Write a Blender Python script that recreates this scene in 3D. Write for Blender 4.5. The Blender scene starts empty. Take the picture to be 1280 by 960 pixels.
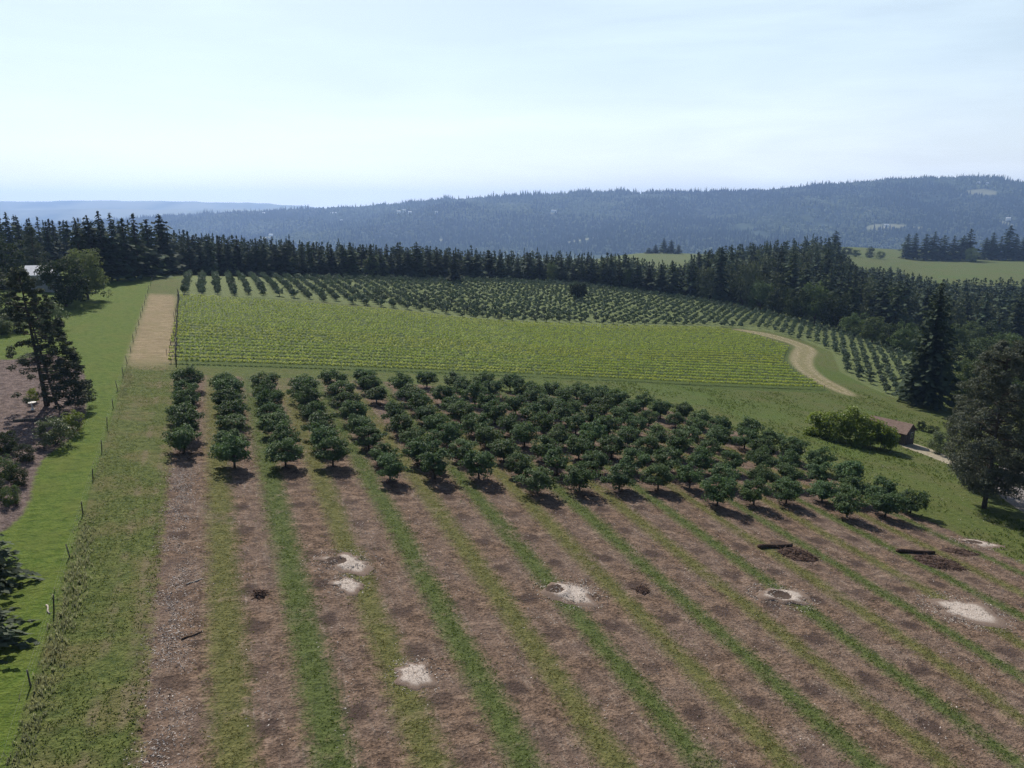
import bpy, math, random
import numpy as np
from mathutils import Vector, Matrix

# ------------------------------------------------------------------ camera, sky, sun
S = bpy.context.scene
COL = S.collection
H = 32.0                                  # camera height above the ground below it
F = 914.0                                 # focal length in pixels of a 1280 wide picture
TH = math.radians(13.4)                   # camera looks down by this much
cam = bpy.data.cameras.new('camera')
cam.sensor_width = 36.0
cam.lens = 36.0 * F / 1280.0
cam.clip_start = 0.5
cam.clip_end = 90000.0
camo = bpy.data.objects.new('camera', cam)
camo.location = (0, 0, H)
camo.rotation_euler = (math.pi / 2 - TH, 0, 0)
COL.objects.link(camo)
S.camera = camo

SUN_AZ = math.radians(-24.0)              # measured from +Y, clockwise seen from above
SUN_EL = math.radians(46.0)
sd = bpy.data.lights.new('sun', 'SUN')
sd.energy = 5.0
sd.angle = math.radians(0.55)
sd.color = (1.0, 0.93, 0.83)
so = bpy.data.objects.new('sun', sd)
sv = Vector((math.sin(SUN_AZ) * math.cos(SUN_EL), math.cos(SUN_AZ) * math.cos(SUN_EL), math.sin(SUN_EL)))
so.rotation_euler = sv.to_track_quat('Z', 'Y').to_euler()
so.location = (-200, 300, 400)
COL.objects.link(so)

W = bpy.data.worlds.new('World')
S.world = W
W.use_nodes = True
wt = W.node_tree
wt.nodes.clear()
w_out = wt.nodes.new('ShaderNodeOutputWorld')
w_bg = wt.nodes.new('ShaderNodeBackground')
w_sky = wt.nodes.new('ShaderNodeTexSky')
w_sky.sky_type = 'NISHITA'
w_sky.sun_disc = False
w_sky.sun_elevation = SUN_EL
w_sky.sun_rotation = SUN_AZ
w_sky.altitude = 200.0
w_sky.air_density = 1.0
w_sky.dust_density = 1.5
w_sky.ozone_density = 1.2
w_bg.inputs['Strength'].default_value = 0.075
w_tc = wt.nodes.new('ShaderNodeTexCoord')
w_map = wt.nodes.new('ShaderNodeMapping')
w_map.inputs['Scale'].default_value = (1.0, 1.0, 7.0)
w_n = wt.nodes.new('ShaderNodeTexNoise')
w_n.inputs['Scale'].default_value = 2.2
w_n.inputs['Detail'].default_value = 6.0
w_n.inputs['Roughness'].default_value = 0.55
w_n.inputs['Distortion'].default_value = 0.4
w_r = wt.nodes.new('ShaderNodeMapRange')
w_r.inputs['From Min'].default_value = 0.40
w_r.inputs['From Max'].default_value = 0.74
w_r.inputs['To Min'].default_value = 0.62
w_r.inputs['To Max'].default_value = 1.0
w_m = wt.nodes.new('ShaderNodeMix')
w_m.data_type = 'RGBA'
w_hz = wt.nodes.new('ShaderNodeMix')             # the veil is whiter close to the horizon
w_hz.data_type = 'RGBA'
w_hz.inputs['A'].default_value = (12.9, 13.5, 13.9, 1)
w_hz.inputs['B'].default_value = (8.8, 10.5, 11.5, 1)
wt.links.new(w_tc.outputs['Generated'], w_map.inputs['Vector'])
wt.links.new(w_map.outputs[0], w_n.inputs['Vector'])
wt.links.new(w_n.outputs[0], w_r.inputs['Value'])
w_sep = wt.nodes.new('ShaderNodeSeparateXYZ')
wt.links.new(w_tc.outputs['Generated'], w_sep.inputs[0])
w_el = wt.nodes.new('ShaderNodeMapRange')        # thin bright cloud veil low over the horizon, open blue sky above it
w_el.interpolation_type = 'SMOOTHSTEP'
w_el.inputs['From Min'].default_value = 0.20
w_el.inputs['From Max'].default_value = 0.50
w_el.inputs['To Min'].default_value = 1.0
w_el.inputs['To Max'].default_value = 0.03
wt.links.new(w_sep.outputs[2], w_el.inputs['Value'])
w_f = wt.nodes.new('ShaderNodeMath')
w_f.operation = 'MULTIPLY'
w_f.use_clamp = True
wt.links.new(w_r.outputs[0], w_f.inputs[0])
wt.links.new(w_el.outputs[0], w_f.inputs[1])
w_dir = wt.nodes.new('ShaderNodeVectorMath')      # thin cloud is bright on the sun's side of the sky
w_dir.operation = 'DOT_PRODUCT'
w_dir.inputs[1].default_value = (math.sin(SUN_AZ), math.cos(SUN_AZ), 0)
wt.links.new(w_tc.outputs['Generated'], w_dir.inputs[0])
w_dr = wt.nodes.new('ShaderNodeMapRange')
w_dr.interpolation_type = 'SMOOTHSTEP'
w_dr.inputs['From Min'].default_value = -0.3
w_dr.inputs['From Max'].default_value = 0.5
w_dr.inputs['To Min'].default_value = 0.12
w_dr.inputs['To Max'].default_value = 1.0
wt.links.new(w_dir.outputs['Value'], w_dr.inputs['Value'])
w_f2 = wt.nodes.new('ShaderNodeMath')
w_f2.operation = 'MULTIPLY'
wt.links.new(w_f.outputs[0], w_f2.inputs[0])
wt.links.new(w_dr.outputs[0], w_f2.inputs[1])
wt.links.new(w_f2.outputs[0], w_m.inputs['Factor'])
w_h = wt.nodes.new('ShaderNodeMapRange')
w_h.interpolation_type = 'SMOOTHSTEP'
w_h.inputs['From Min'].default_value = 0.0
w_h.inputs['From Max'].default_value = 0.19
wt.links.new(w_sep.outputs[2], w_h.inputs['Value'])
wt.links.new(w_h.outputs[0], w_hz.inputs['Factor'])
wt.links.new(w_hz.outputs['Result'], w_m.inputs['B'])
wt.links.new(w_sky.outputs[0], w_m.inputs['A'])
wt.links.new(w_m.outputs['Result'], w_bg.inputs['Color'])
wt.links.new(w_bg.outputs[0], w_out.inputs['Surface'])

S.view_settings.view_transform = 'Standard'
S.view_settings.look = 'None'
S.view_settings.exposure = 0.40
S.view_settings.gamma = 1.0
S.view_settings.use_curve_mapping = False
S.cycles.max_bounces = 6
S.cycles.diffuse_bounces = 2
S.cycles.glossy_bounces = 1
S.cycles.transmission_bounces = 3
S.cycles.volume_bounces = 1
S.cycles.transparent_max_bounces = 4
S.cycles.use_denoising = True
S.cycles.denoiser = 'OPENIMAGEDENOISE'
S.cycles.denoising_prefilter = 'NONE'
S.cycles.denoising_input_passes = 'RGB_ALBEDO_NORMAL'
S.cycles.use_adaptive_sampling = True
S.cycles.adaptive_threshold = 0.02

rng = np.random.default_rng(11)
random.seed(5)

# ------------------------------------------------------------------ terrain
AZ = math.radians(-22.17)                 # direction the planted rows run in
DX, DY = math.sin(AZ), math.cos(AZ)       # along the rows (b)
PX, PY = math.cos(AZ), -math.sin(AZ)      # across the rows (a)


def ab2xy(a, b):
    return a * PX + b * DX, a * PY + b * DY


def xy2ab(x, y):
    return x * PX + y * PY, x * DX + y * DY


def tanv(v):
    return math.tan(TH - math.atan((480.0 - v) / F))


def zv(v, Y):
    return H - Y * tanv(v)


_su = lambda u: (u - 640.0) / F / 0.985
# far elevations, one list per viewing direction: (distance, elevation)
FAR = {
    -500: [(250, 25), (330, 22), (430, 8), (600, -40), (1000, -95), (1600, -140), (3000, -180)],
    0: [(190, 15.0), (235, 15.5), (290, 12), (350, 4), (430, -10), (600, -42), (1000, -95), (1600, -140), (3000, -180)],
    128: [(205, 12.9), (240, 12.6), (290, 9), (350, 1), (430, -12), (600, -42), (1000, -95), (1600, -140), (3000, -180)],
    225: [(215, 11.0), (262, zv(342.5, 262)), (310, 5), (370, -2), (450, -14), (600, -40), (1000, -92), (1600, -140), (3000, -180)],
    350: [(230, 8.0), (278, zv(346, 278)), (330, 2), (390, -5), (460, -14), (600, -38), (1000, -90), (1600, -138), (3000, -180)],
    480: [(225, 3.5), (300, zv(349, 300)), (350, 0.2), (410, -7), (480, -15), (600, -35), (1000, -88), (1600, -135), (3000, -180)],
    600: [(225, -1.7), (290, -0.4), (330, zv(351, 330)), (375, -3), (430, -9), (500, -18), (650, -38), (1000, -78), (1600, -130), (3000, -180)],
    700: [(235, -4.5), (300, -2.6), (340, zv(355, 340)), (390, -6), (450, -14), (520, -22), (700, -36), (1000, -44), (1200, -52), (1600, -115), (3000, -180)],
    800: [(245, -7.0), (300, -6.8), (345, zv(366, 345)), (390, -11), (450, -20), (600, -31), (780, zv(334, 780)), (1000, zv(320, 1000)), (1150, zv(312.5, 1150)), (1300, -45), (1700, -110), (3000, -180)],
    900: [(255, -9.3), (300, -10), (335, zv(383, 335)), (400, -15), (500, -17), (650, -17), (800, -24), (1000, -30), (1250, -40), (1700, -110), (3000, -180)],
    960: [(265, -11.5), (300, -12.0), (325, zv(395, 325)), (400, -16), (500, -15), (650, -14), (800, -20), (1000, -27), (1250, -34), (1700, -105), (3000, -180)],
    1040: [(270, -14.5), (310, zv(410, 310)), (360, -18), (430, -17), (500, -14), (650, -15), (800, -22), (1000, zv(316, 1000)), (1200, zv(305, 1200)), (1400, -42), (1800, -110), (3000, -180)],
    1130: [(225, -15.2), (270, zv(435, 270)), (310, -23), (400, -31), (500, -35), (650, -36), (800, -34), (900, zv(331, 900)), (1200, zv(313, 1200)), (1400, -42), (1800, -105), (3000, -180)],
    1280: [(185, -17.5), (230, -22), (300, -30), (400, -36), (500, -39), (650, -37), (800, zv(341, 800)), (1000, zv(326, 1000)), (1250, -38), (1800, -100), (3000, -180)],
    1800: [(185, -25), (240, -33), (400, -45), (650, -44), (1000, -40), (1400, -48), (1800, -95), (3000, -180)],
}
D_S = [-1.0, -.46, -.25, -.04, .05, .2, .3, .45, .6, 1.0]
D_Y = {0: [0] * 10, 90: [0, 0, 0, 0, 0, 0, -.3, -.5, -.6, -1.0],
       150: [0, 0, -.3, -.8, -1.0, -1.6, -2.5, -3.2, -3.8, -5.0],
       225: [0, 0, -.8, -2.5, -3.1, -2.0, -1.2, -2.0, -3.0, -5.0]}
T_S = np.linspace(-1.4, 1.4, 281)
T_Y = np.concatenate([np.arange(0, 500, 5.0), 500 * 1.03 ** np.arange(0, 122)])


def _build_table():
    us = sorted(FAR)
    ss = np.array([_su(u) for u in us])
    cols = []
    for u, s in zip(us, ss):
        ys, zs = [], []
        y_first = FAR[u][0][0]
        for Y in np.arange(0, y_first - 15, 10.0):
            dk = sorted(D_Y)
            dv = [np.interp(s, D_S, D_Y[k]) for k in dk]
            ys.append(Y)
            zs.append(-0.114 * s * Y + np.interp(Y, dk, dv))
        for Y, z in FAR[u]:
            ys.append(Y)
            zs.append(z)
        ys.append(60000)
        zs.append(-190)
        cols.append(np.interp(T_Y, ys, zs))
    cols = np.array(cols)
    tab = np.array([np.interp(T_S, ss, cols[:, j]) for j in range(len(T_Y))]).T
    k = np.array([1, 2, 3, 2, 1.0]); k /= k.sum()
    for _ in range(3):
        p = np.pad(tab, ((2, 2), (0, 0)), 'reflect', reflect_type='odd')
        tab = sum(k[i] * p[i:i + tab.shape[0]] for i in range(5))
    for _ in range(2):
        p = np.pad(tab, ((0, 0), (2, 2)), 'reflect', reflect_type='odd')
        tab = sum(k[i] * p[:, i:i + tab.shape[1]] for i in range(5))
    return tab


TAB = _build_table()


def terrain(x, y):
    x = np.asarray(x, float)
    y = np.asarray(y, float)
    yy = np.maximum(y, 40.0)
    s = np.clip(x / yy, -1.399, 1.399)
    fi = (s - T_S[0]) / (T_S[1] - T_S[0])
    i = np.clip(fi.astype(int), 0, len(T_S) - 2)
    fi = fi - i
    fj = np.interp(yy, T_Y, np.arange(len(T_Y)))
    j = np.clip(fj.astype(int), 0, len(T_Y) - 2)
    fj = fj - j
    zt = (TAB[i, j] * (1 - fi) * (1 - fj) + TAB[i + 1, j] * fi * (1 - fj) + TAB[i, j + 1] * (1 - fi) * fj + TAB[i + 1, j + 1] * fi * fj)
    xc = 160 * np.tanh(x / 160.0)
    zp = -0.114 * np.where(np.abs(x) < 60, x, np.sign(x) * (60 + 100 * np.tanh((np.abs(x) - 60) / 100)))
    w = np.clip((y - 55.0) / 35.0, 0, 1)
    w = w * w * (3 - 2 * w)
    return zp * (1 - w) + zt * w


def tz(x, y):
    return float(terrain(np.array([x]), np.array([y]))[0])


_TT = np.concatenate([np.arange(8, 500, 0.5), 500 * 1.004 ** np.arange(0, 500)])


def at(u, v):
    """ground point seen in the direction of (u, v)"""
    rx = (u - 640) / F
    ry = (480 - v) / F
    d = np.array([rx, math.cos(TH) + ry * math.sin(TH), -math.sin(TH) + ry * math.cos(TH)])
    x = d[0] * _TT
    y = d[1] * _TT
    z = H + d[2] * _TT
    below = z < terrain(x, y)
    k = int(np.argmax(below))
    if not below.any():
        k = len(_TT) - 1
    lo, hi = _TT[max(k - 1, 0)], _TT[k]
    for _ in range(12):
        m = (lo + hi) / 2
        if H + d[2] * m < tz(d[0] * m, d[1] * m):
            hi = m
        else:
            lo = m
    return d[0] * hi, d[1] * hi


def dirY(u, Y):
    return _su(u) * Y, Y


def px(x, y, z):
    yy = y * math.cos(TH) - (z - H) * math.sin(TH)
    up = y * math.sin(TH) + (z - H) * math.cos(TH)
    return 640 + F * x / yy, 480 - F * up / yy


def poly_sdf(x, y, poly):
    """signed distance to a polygon, negative inside"""
    x = np.asarray(x, float); y = np.asarray(y, float)
    d = np.full(x.shape, 1e18)
    ins = np.zeros(x.shape, bool)
    n = len(poly)
    for i in range(n):
        x0, y0 = poly[i]
        x1, y1 = poly[(i + 1) % n]
        ex, ey = x1 - x0, y1 - y0
        wx, wy = x - x0, y - y0
        t = np.clip((wx * ex + wy * ey) / (ex * ex + ey * ey + 1e-12), 0, 1)
        d = np.minimum(d, (wx - t * ex) ** 2 + (wy - t * ey) ** 2)
        c = ((y0 > y) != (y1 > y)) & (x < ex * (y - y0) / (ey if abs(ey) > 1e-12 else 1e-12) + x0)
        ins ^= c
    d = np.sqrt(d)
    return np.where(ins, -d, d)


def wpoly(pts, soft=0):
    p = [at(u, v) for u, v in pts]
    for _ in range(soft):
        q = []
        for i in range(len(p)):
            (x0, y0), (x1, y1) = p[i], p[(i + 1) % len(p)]
            q += [(x0 * .75 + x1 * .25, y0 * .75 + y1 * .25), (x0 * .25 + x1 * .75, y0 * .25 + y1 * .75)]
        p = q
    return p


# ------------------------------------------------------------------ helpers: meshes, tags, nodes
def mesh_np(name, verts, faces, mat, attrs=None, smooth=False, vec=None):
    """faces: array (m,4) or (m,3), or list of such arrays"""
    me = bpy.data.meshes.new(name)
    verts = np.asarray(verts, np.float32)
    fl = faces if isinstance(faces, list) else [faces]
    fl = [np.asarray(f, np.int32) for f in fl if len(f)]
    nl = sum(f.size for f in fl)
    nf = sum(len(f) for f in fl)
    me.vertices.add(len(verts))
    me.vertices.foreach_set('co', verts.ravel())
    me.loops.add(nl)
    me.loops.foreach_set('vertex_index', np.concatenate([f.ravel() for f in fl]))
    me.polygons.add(nf)
    tot = np.concatenate([np.full(len(f), f.shape[1], np.int32) for f in fl])
    st = np.concatenate([[0], np.cumsum(tot)[:-1]]).astype(np.int32)
    me.polygons.foreach_set('loop_start', st)
    me.polygons.foreach_set('loop_total', tot)
    me.polygons.foreach_set('use_smooth', np.full(nf, bool(smooth)))
    for k, v in (attrs or {}).items():
        a = me.attributes.new(k, 'FLOAT', 'POINT')
        a.data.foreach_set('value', np.asarray(v, np.float32))
    for k, v in (vec or {}).items():
        a = me.attributes.new(k, 'FLOAT_VECTOR', 'POINT')
        a.data.foreach_set('vector', np.asarray(v, np.float32).ravel())
    me.update(calc_edges=True)
    if mat:
        me.materials.append(mat)
    return me


def link(name, me, parent=None, loc=None):
    o = bpy.data.objects.new(name, me)
    COL.objects.link(o)
    if parent:
        o.parent = parent
    if loc is not None:
        o.location = loc
    return o


def tag(o, label=None, cat=None, group=None, kind=None):
    if label: o['label'] = label
    if cat: o['category'] = cat
    if group: o['group'] = group
    if kind: o['kind'] = kind
    return o


def thing(name, label, cat, loc, rz=0.0, group=None):
    o = bpy.data.objects.new(name, None)
    COL.objects.link(o)
    o.location = loc
    o.rotation_euler = (0, 0, rz)
    o.empty_display_size = 0.2
    return tag(o, label, cat, group)


KIDS = {}


def part(name, me, parent):
    o = link(name, me, parent)
    KIDS.setdefault(parent.name, []).append(o)
    return o


def dup(root, loc, rz, sc, label, group=None):
    r = root.copy()
    COL.objects.link(r)
    r.location = loc
    r.rotation_euler = (0, 0, rz)
    r.scale = sc
    r['label'] = label
    if group: r['group'] = group
    for ch in KIDS.get(root.name, []):
        c = ch.copy()
        COL.objects.link(c)
        c.parent = r
        KIDS.setdefault(r.name, []).append(c)
        for g in KIDS.get(ch.name, []):
            d = g.copy()
            COL.objects.link(d)
            d.parent = c
    return r


_ONES = ['', 'first', 'second', 'third', 'fourth', 'fifth', 'sixth', 'seventh', 'eighth', 'ninth', 'tenth', 'eleventh', 'twelfth',
         'thirteenth', 'fourteenth', 'fifteenth', 'sixteenth', 'seventeenth', 'eighteenth', 'nineteenth']
_TENS = ['', '', 'twenty', 'thirty', 'forty', 'fifty', 'sixty', 'seventy', 'eighty', 'ninety']


def nth(n):
    if n < 20: return _ONES[n]
    if n < 100:
        return (_TENS[n // 10] + '-' + _ONES[n % 10]) if n % 10 else _TENS[n // 10][:-1] + 'ieth'
    return 'hundred-and-' + nth(n - 100) if n > 100 else 'hundredth'


class NT:
    def __init__(s, name):
        s.m = bpy.data.materials.new(name)
        s.m.use_nodes = True
        s.t = s.m.node_tree
        s.t.nodes.clear()
        s.out = s.t.nodes.new('ShaderNodeOutputMaterial')

    def n(s, typ, props=None, **ins):
        nd = s.t.nodes.new('ShaderNode' + typ)
        for k, v in (props or {}).items():
            setattr(nd, k, v)
        for k, v in ins.items():
            s.set(nd, k, v)
        return nd

    def set(s, nd, k, v):
        k2 = k.replace('_', ' ')
        i = nd.inputs[int(k[1:])] if (k[0] == 'i' and k[1:].isdigit()) else nd.inputs[k2]
        if isinstance(v, bpy.types.NodeSocket):
            s.t.links.new(v, i)
        elif isinstance(v, bpy.types.Node):
            s.t.links.new(v.outputs[0], i)
        else:
            if isinstance(v, tuple) and len(v) == 3 and i.type == 'RGBA':
                v = v + (1,)
            i.default_value = v

    def math(s, op, a, b=0.0, c=0.0, clamp=False):
        return s.n('Math', {'operation': op, 'use_clamp': clamp}, i0=a, i1=b, i2=c).outputs[0]

    def mix(s, f, a, b, bt='MIX'):
        nd = s.n('Mix', {'data_type': 'RGBA', 'blend_type': bt})
        s.set(nd, 'Factor', f)
        for key, v in (('A', a), ('B', b)):
            i = [q for q in nd.inputs if q.name == key and q.type == 'RGBA'][0]
            if isinstance(v, (bpy.types.NodeSocket, bpy.types.Node)):
                s.t.links.new(v if isinstance(v, bpy.types.NodeSocket) else v.outputs[0], i)
            else:
                i.default_value = v + (1,) if len(v) == 3 else v
        return [q for q in nd.outputs if q.type == 'RGBA'][0]

    def attr(s, name):
        return s.n('Attribute', {'attribute_name': name})

    def noise(s, vec, scale, detail=3.0, rough=0.55, dist=0.0):
        nd = s.n('TexNoise', Scale=scale, Detail=detail, Roughness=rough, Distortion=dist)
        if vec is not None: s.set(nd, 'Vector', vec)
        return nd.outputs[0]

    def ramp(s, f, lo, hi, a=0.0, b=1.0):
        return s.n('MapRange', {'interpolation_type': 'SMOOTHSTEP'}, Value=f, From_Min=lo, From_Max=hi, To_Min=a, To_Max=b).outputs[0]

    def bsdf(s, col, rough=0.9, spec=0.2, normal=None, **kw):
        b = s.n('BsdfPrincipled', Base_Color=col, Roughness=rough, **kw)
        b.inputs['Specular IOR Level'].default_value = spec
        if normal is not None: s.set(b, 'Normal', normal)
        return b

    def done(s, sh):
        s.t.links.new(sh.outputs[0] if isinstance(sh, bpy.types.Node) else sh, s.out.inputs['Surface'])
        return s.m


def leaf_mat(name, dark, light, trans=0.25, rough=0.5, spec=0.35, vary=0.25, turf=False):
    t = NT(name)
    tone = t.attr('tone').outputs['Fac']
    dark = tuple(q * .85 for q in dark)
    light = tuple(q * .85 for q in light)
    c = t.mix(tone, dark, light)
    oi = t.n('ObjectInfo').outputs['Random']
    v = t.n('MapRange', Value=oi, From_Min=0.0, From_Max=1.0, To_Min=1 - vary, To_Max=1 + vary).outputs[0]
    hs = t.n('HueSaturation', Color=c, Value=v)
    hs.inputs['Hue'].default_value = 0.5
    hu = t.n('MapRange', Value=t.math('FRACT', t.math('MULTIPLY', oi, 7.13)), From_Min=0.0, From_Max=1.0, To_Min=0.485, To_Max=0.515).outputs[0]
    t.set(hs, 'Hue', hu)
    nm = None
    if turf:
        ge = t.n('NewGeometry').outputs['Normal']
        up = t.n('VectorMath', {'operation': 'ADD'}, i0=t.n('VectorMath', {'operation': 'SCALE'}, i0=ge, Scale=.35).outputs[0], i1=(0, 0, .8))
        nm = t.n('VectorMath', {'operation': 'NORMALIZE'}, i0=up.outputs[0]).outputs[0]
    b = t.bsdf(hs.outputs[0], rough, spec, nm)
    tr = t.n('BsdfTranslucent', Color=t.mix(0.5, hs.outputs[0], (light[0] * 1.2, light[1] * 1.3, light[2] * 0.6)))
    m = t.n('MixShader', i0=trans, i1=b, i2=tr)
    return t.done(m)


def plain_mat(name, c1, c2, scale=6.0, rough=0.85, spec=0.2, bump=0.0, stretch=None):
    t = NT(name)
    co = t.n('TexCoord').outputs['Object']
    if stretch:
        co = t.n('Mapping', Vector=co, Scale=stretch).outputs[0]
    n = t.noise(co, scale, 4.0, 0.6)
    c = t.mix(t.ramp(n, 0.3, 0.7), c1, c2)
    nm = None
    if bump:
        nm = t.n('Bump', Height=n, Strength=bump, Distance=0.05).outputs[0]
    return t.done(t.bsdf(c, rough, spec, nm))


# foliage and wood
M = {}
M['hazel'] = leaf_mat('hazel_leaves', (.036, .070, .030), (.118, .182, .078), 0.30, 0.6, 0.20, 0.28)
M['hazel_far'] = leaf_mat('far_orchard_leaves', (.045, .078, .050), (.120, .170, .108), 0.2, 0.6, 0.3)
M['conifer'] = leaf_mat('conifer_needles', (.012, .021, .015), (.060, .088, .052), 0.12, 0.85, 0.08, 0.35)
M['conifer_light'] = leaf_mat('light_conifer_needles', (.028, .046, .024), (.076, .104, .052), 0.15, 0.85, 0.08, 0.3)
M['pine'] = leaf_mat('pine_needles', (.048, .060, .044), (.150, .165, .128), 0.2, 0.8, 0.1, 0.08)
M['dark_pine'] = leaf_mat('dark_pine_needles', (.024, .036, .022), (.098, .122, .076), 0.15, 0.75, 0.15, 0.1)
M['broad_dark'] = leaf_mat('dark_broadleaf', (.015, .028, .011), (.056, .084, .032), 0.2, 0.65, 0.12, 0.2)
M['broad'] = leaf_mat('green_broadleaf', (.042, .076, .028), (.140, .185, .078), 0.25, 0.65, 0.12, 0.25)
M['broad_bright'] = leaf_mat('pale_leafy_crown', (.060, .092, .036), (.18, .215, .10), 0.35, 0.65, 0.12, 0.1)
M['yellow'] = leaf_mat('yellow_green_leaves', (.055, .100, .016), (.22, .27, .036), 0.35, 0.5, 0.3, 0.1)
M['silver'] = leaf_mat('pale_flowering_leaves', (.040, .065, .028), (.20, .24, .12), 0.2, 0.5, 0.3, 0.1)
M['vine'] = leaf_mat('vine_leaves', (.30, .385, .058), (.60, .655, .18), 0.30, 0.65, 0.15, 0.05)
M['weed'] = leaf_mat('weed_blades', (.12, .135, .085), (.28, .28, .21), 0.5, 0.8, 0.1, 0.1, True)
M['grass'] = leaf_mat('grass_blades', (.045, .074, .016), (.110, .140, .036), 0.5, 0.8, 0.1, 0.1, True)
M['drygrass'] = leaf_mat('dry_grass_blades', (.080, .086, .028), (.185, .170, .070), 0.5, 0.8, 0.1, 0.1, True)
M['vergegrass'] = leaf_mat('verge_blades', (.050, .078, .018), (.140, .172, .054), 0.5, 0.8, 0.1, 0.1, True)
M['bark'] = plain_mat('grey_bark', (.035, .028, .024), (.10, .085, .072), 9, 0.9, 0.1, 0.6, (1, 1, .25))
M['redbark'] = plain_mat('brown_bark', (.035, .022, .017), (.10, .068, .050), 9, 0.9, 0.1, 0.6, (1, 1, .25))
M['wood'] = plain_mat('weathered_wood', (.05, .042, .036), (.16, .14, .12), 8, 0.9, 0.1, 0.4, (1, 1, .2))
M['wire'] = plain_mat('galvanised_wire', (.10, .10, .10), (.2, .2, .2), 5, 0.5, 0.5)
M['chip'] = leaf_mat('wood_chips', (.20, .17, .15), (.62, .57, .52), 0.0, 0.9, 0.1, 0.0)
M['twig'] = plain_mat('dry_twigs', (.035, .022, .018), (.11, .075, .06), 4, 0.95, 0.05)


# ------------------------------------------------------------------ plant shapes
def unit(v):
    return v / (np.linalg.norm(v, axis=-1, keepdims=True) + 1e-9)


def leaves_at(r, pts, nrm, length, width, tone, jit=0.35):
    """one diamond-shaped leaf spray per point"""
    n = len(pts)
    nrm = unit(nrm)
    t = unit(np.cross(nrm, r.normal(size=(n, 3))))
    b = np.cross(nrm, t)
    L = (length * r.uniform(1 - jit, 1 + jit, n))[:, None]
    Wd = (width * r.uniform(1 - jit, 1 + jit, n))[:, None]
    bend = nrm * L * 0.18
    v = np.stack([pts - t * L * .5 - bend, pts + b * Wd * .5, pts + t * L * .5 - bend, pts - b * Wd * .5], 1).reshape(-1, 3)
    f = np.arange(n * 4).reshape(n, 4)
    return v, f, np.repeat(tone, 4)


def cloud(r, centres, radii, per, length, width, flat=0.7, up=0.5, rand=0.6, mid=None):
    n = len(centres)
    k = np.repeat(np.arange(n), per)
    dirs = unit(r.normal(size=(n * per, 3)))
    rad = np.asarray(radii)[k] * r.uniform(0.25, 1.0, n * per) ** 0.5
    off = dirs * rad[:, None]
    off[:, 2] *= flat
    pts = np.asarray(centres)[k] + off
    base = pts - (mid if mid is not None else np.mean(centres, 0))
    nrm = unit(base) * 0.55 + dirs * 0.45 + np.array([0, 0, up]) + r.normal(size=pts.shape) * rand
    tone = np.clip(r.uniform(0, 1, n)[k] * 0.6 + r.uniform(0, .4, n * per), 0, 1)
    return leaves_at(r, pts, nrm, length, width, tone)


def join(parts):
    vs, fs, ts, o = [], [], [], 0
    for v, f, t in parts:
        vs.append(v); fs.append(f + o); ts.append(t)
        o += len(v)
    return np.concatenate(vs), np.concatenate(fs), np.concatenate(ts)


def tube(pts, rad, seg=7):
    pts = np.asarray(pts, float)
    n = len(pts)
    rad = np.broadcast_to(np.asarray(rad, float), (n,))
    ang = np.arange(seg) * 2 * math.pi / seg
    vs = []
    for i in range(n):
        a = pts[max(i - 1, 0)]
        b = pts[min(i + 1, n - 1)]
        d = unit(b - a)
        h = np.array([0, 0, 1.0]) if abs(d[2]) < 0.9 else np.array([1.0, 0, 0])
        s = unit(np.cross(d, h))
        q = np.cross(d, s)
        vs.append(pts[i] + rad[i] * (np.cos(ang)[:, None] * s + np.sin(ang)[:, None] * q))
    v = np.concatenate(vs)
    f = []
    for i in range(n - 1):
        for j in range(seg):
            k = (j + 1) % seg
            f.append((i * seg + j, i * seg + k, (i + 1) * seg + k, (i + 1) * seg + j))
    # end caps as fans
    c0, c1 = len(v), len(v) + 1
    v = np.concatenate([v, pts[:1], pts[-1:]])
    for j in range(seg):
        k = (j + 1) % seg
        f.append((c0, k, j, j))
        f.append((c1, (n - 1) * seg + j, (n - 1) * seg + k, (n - 1) * seg + k))
    return v, np.array(f), np.zeros(len(v))


def fix(f):
    """quads plus the degenerate quads of end caps -> [quads, tris]"""
    d = f[:, 2] == f[:, 3]
    return [f[~d], f[d][:, :3]]


def tubes_mesh(name, tl, mat):
    v, f, t = join(tl)
    return mesh_np(name, v, fix(f), mat, smooth=True)


def leaf_mesh(name, parts, mat):
    v, f, t = join(parts)
    return mesh_np(name, v, f, mat, {'tone': t})


def box(x0, x1, y0, y1, z0, z1):
    v = np.array([(x, y, z) for z in (z0, z1) for x, y in ((x0, y0), (x1, y0), (x1, y1), (x0, y1))], float)
    f = np.array([(3, 2, 1, 0), (4, 5, 6, 7), (0, 1, 5, 4), (1, 2, 6, 5), (2, 3, 7, 6), (3, 0, 4, 7)])
    return v, f, np.zeros(8)


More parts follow.
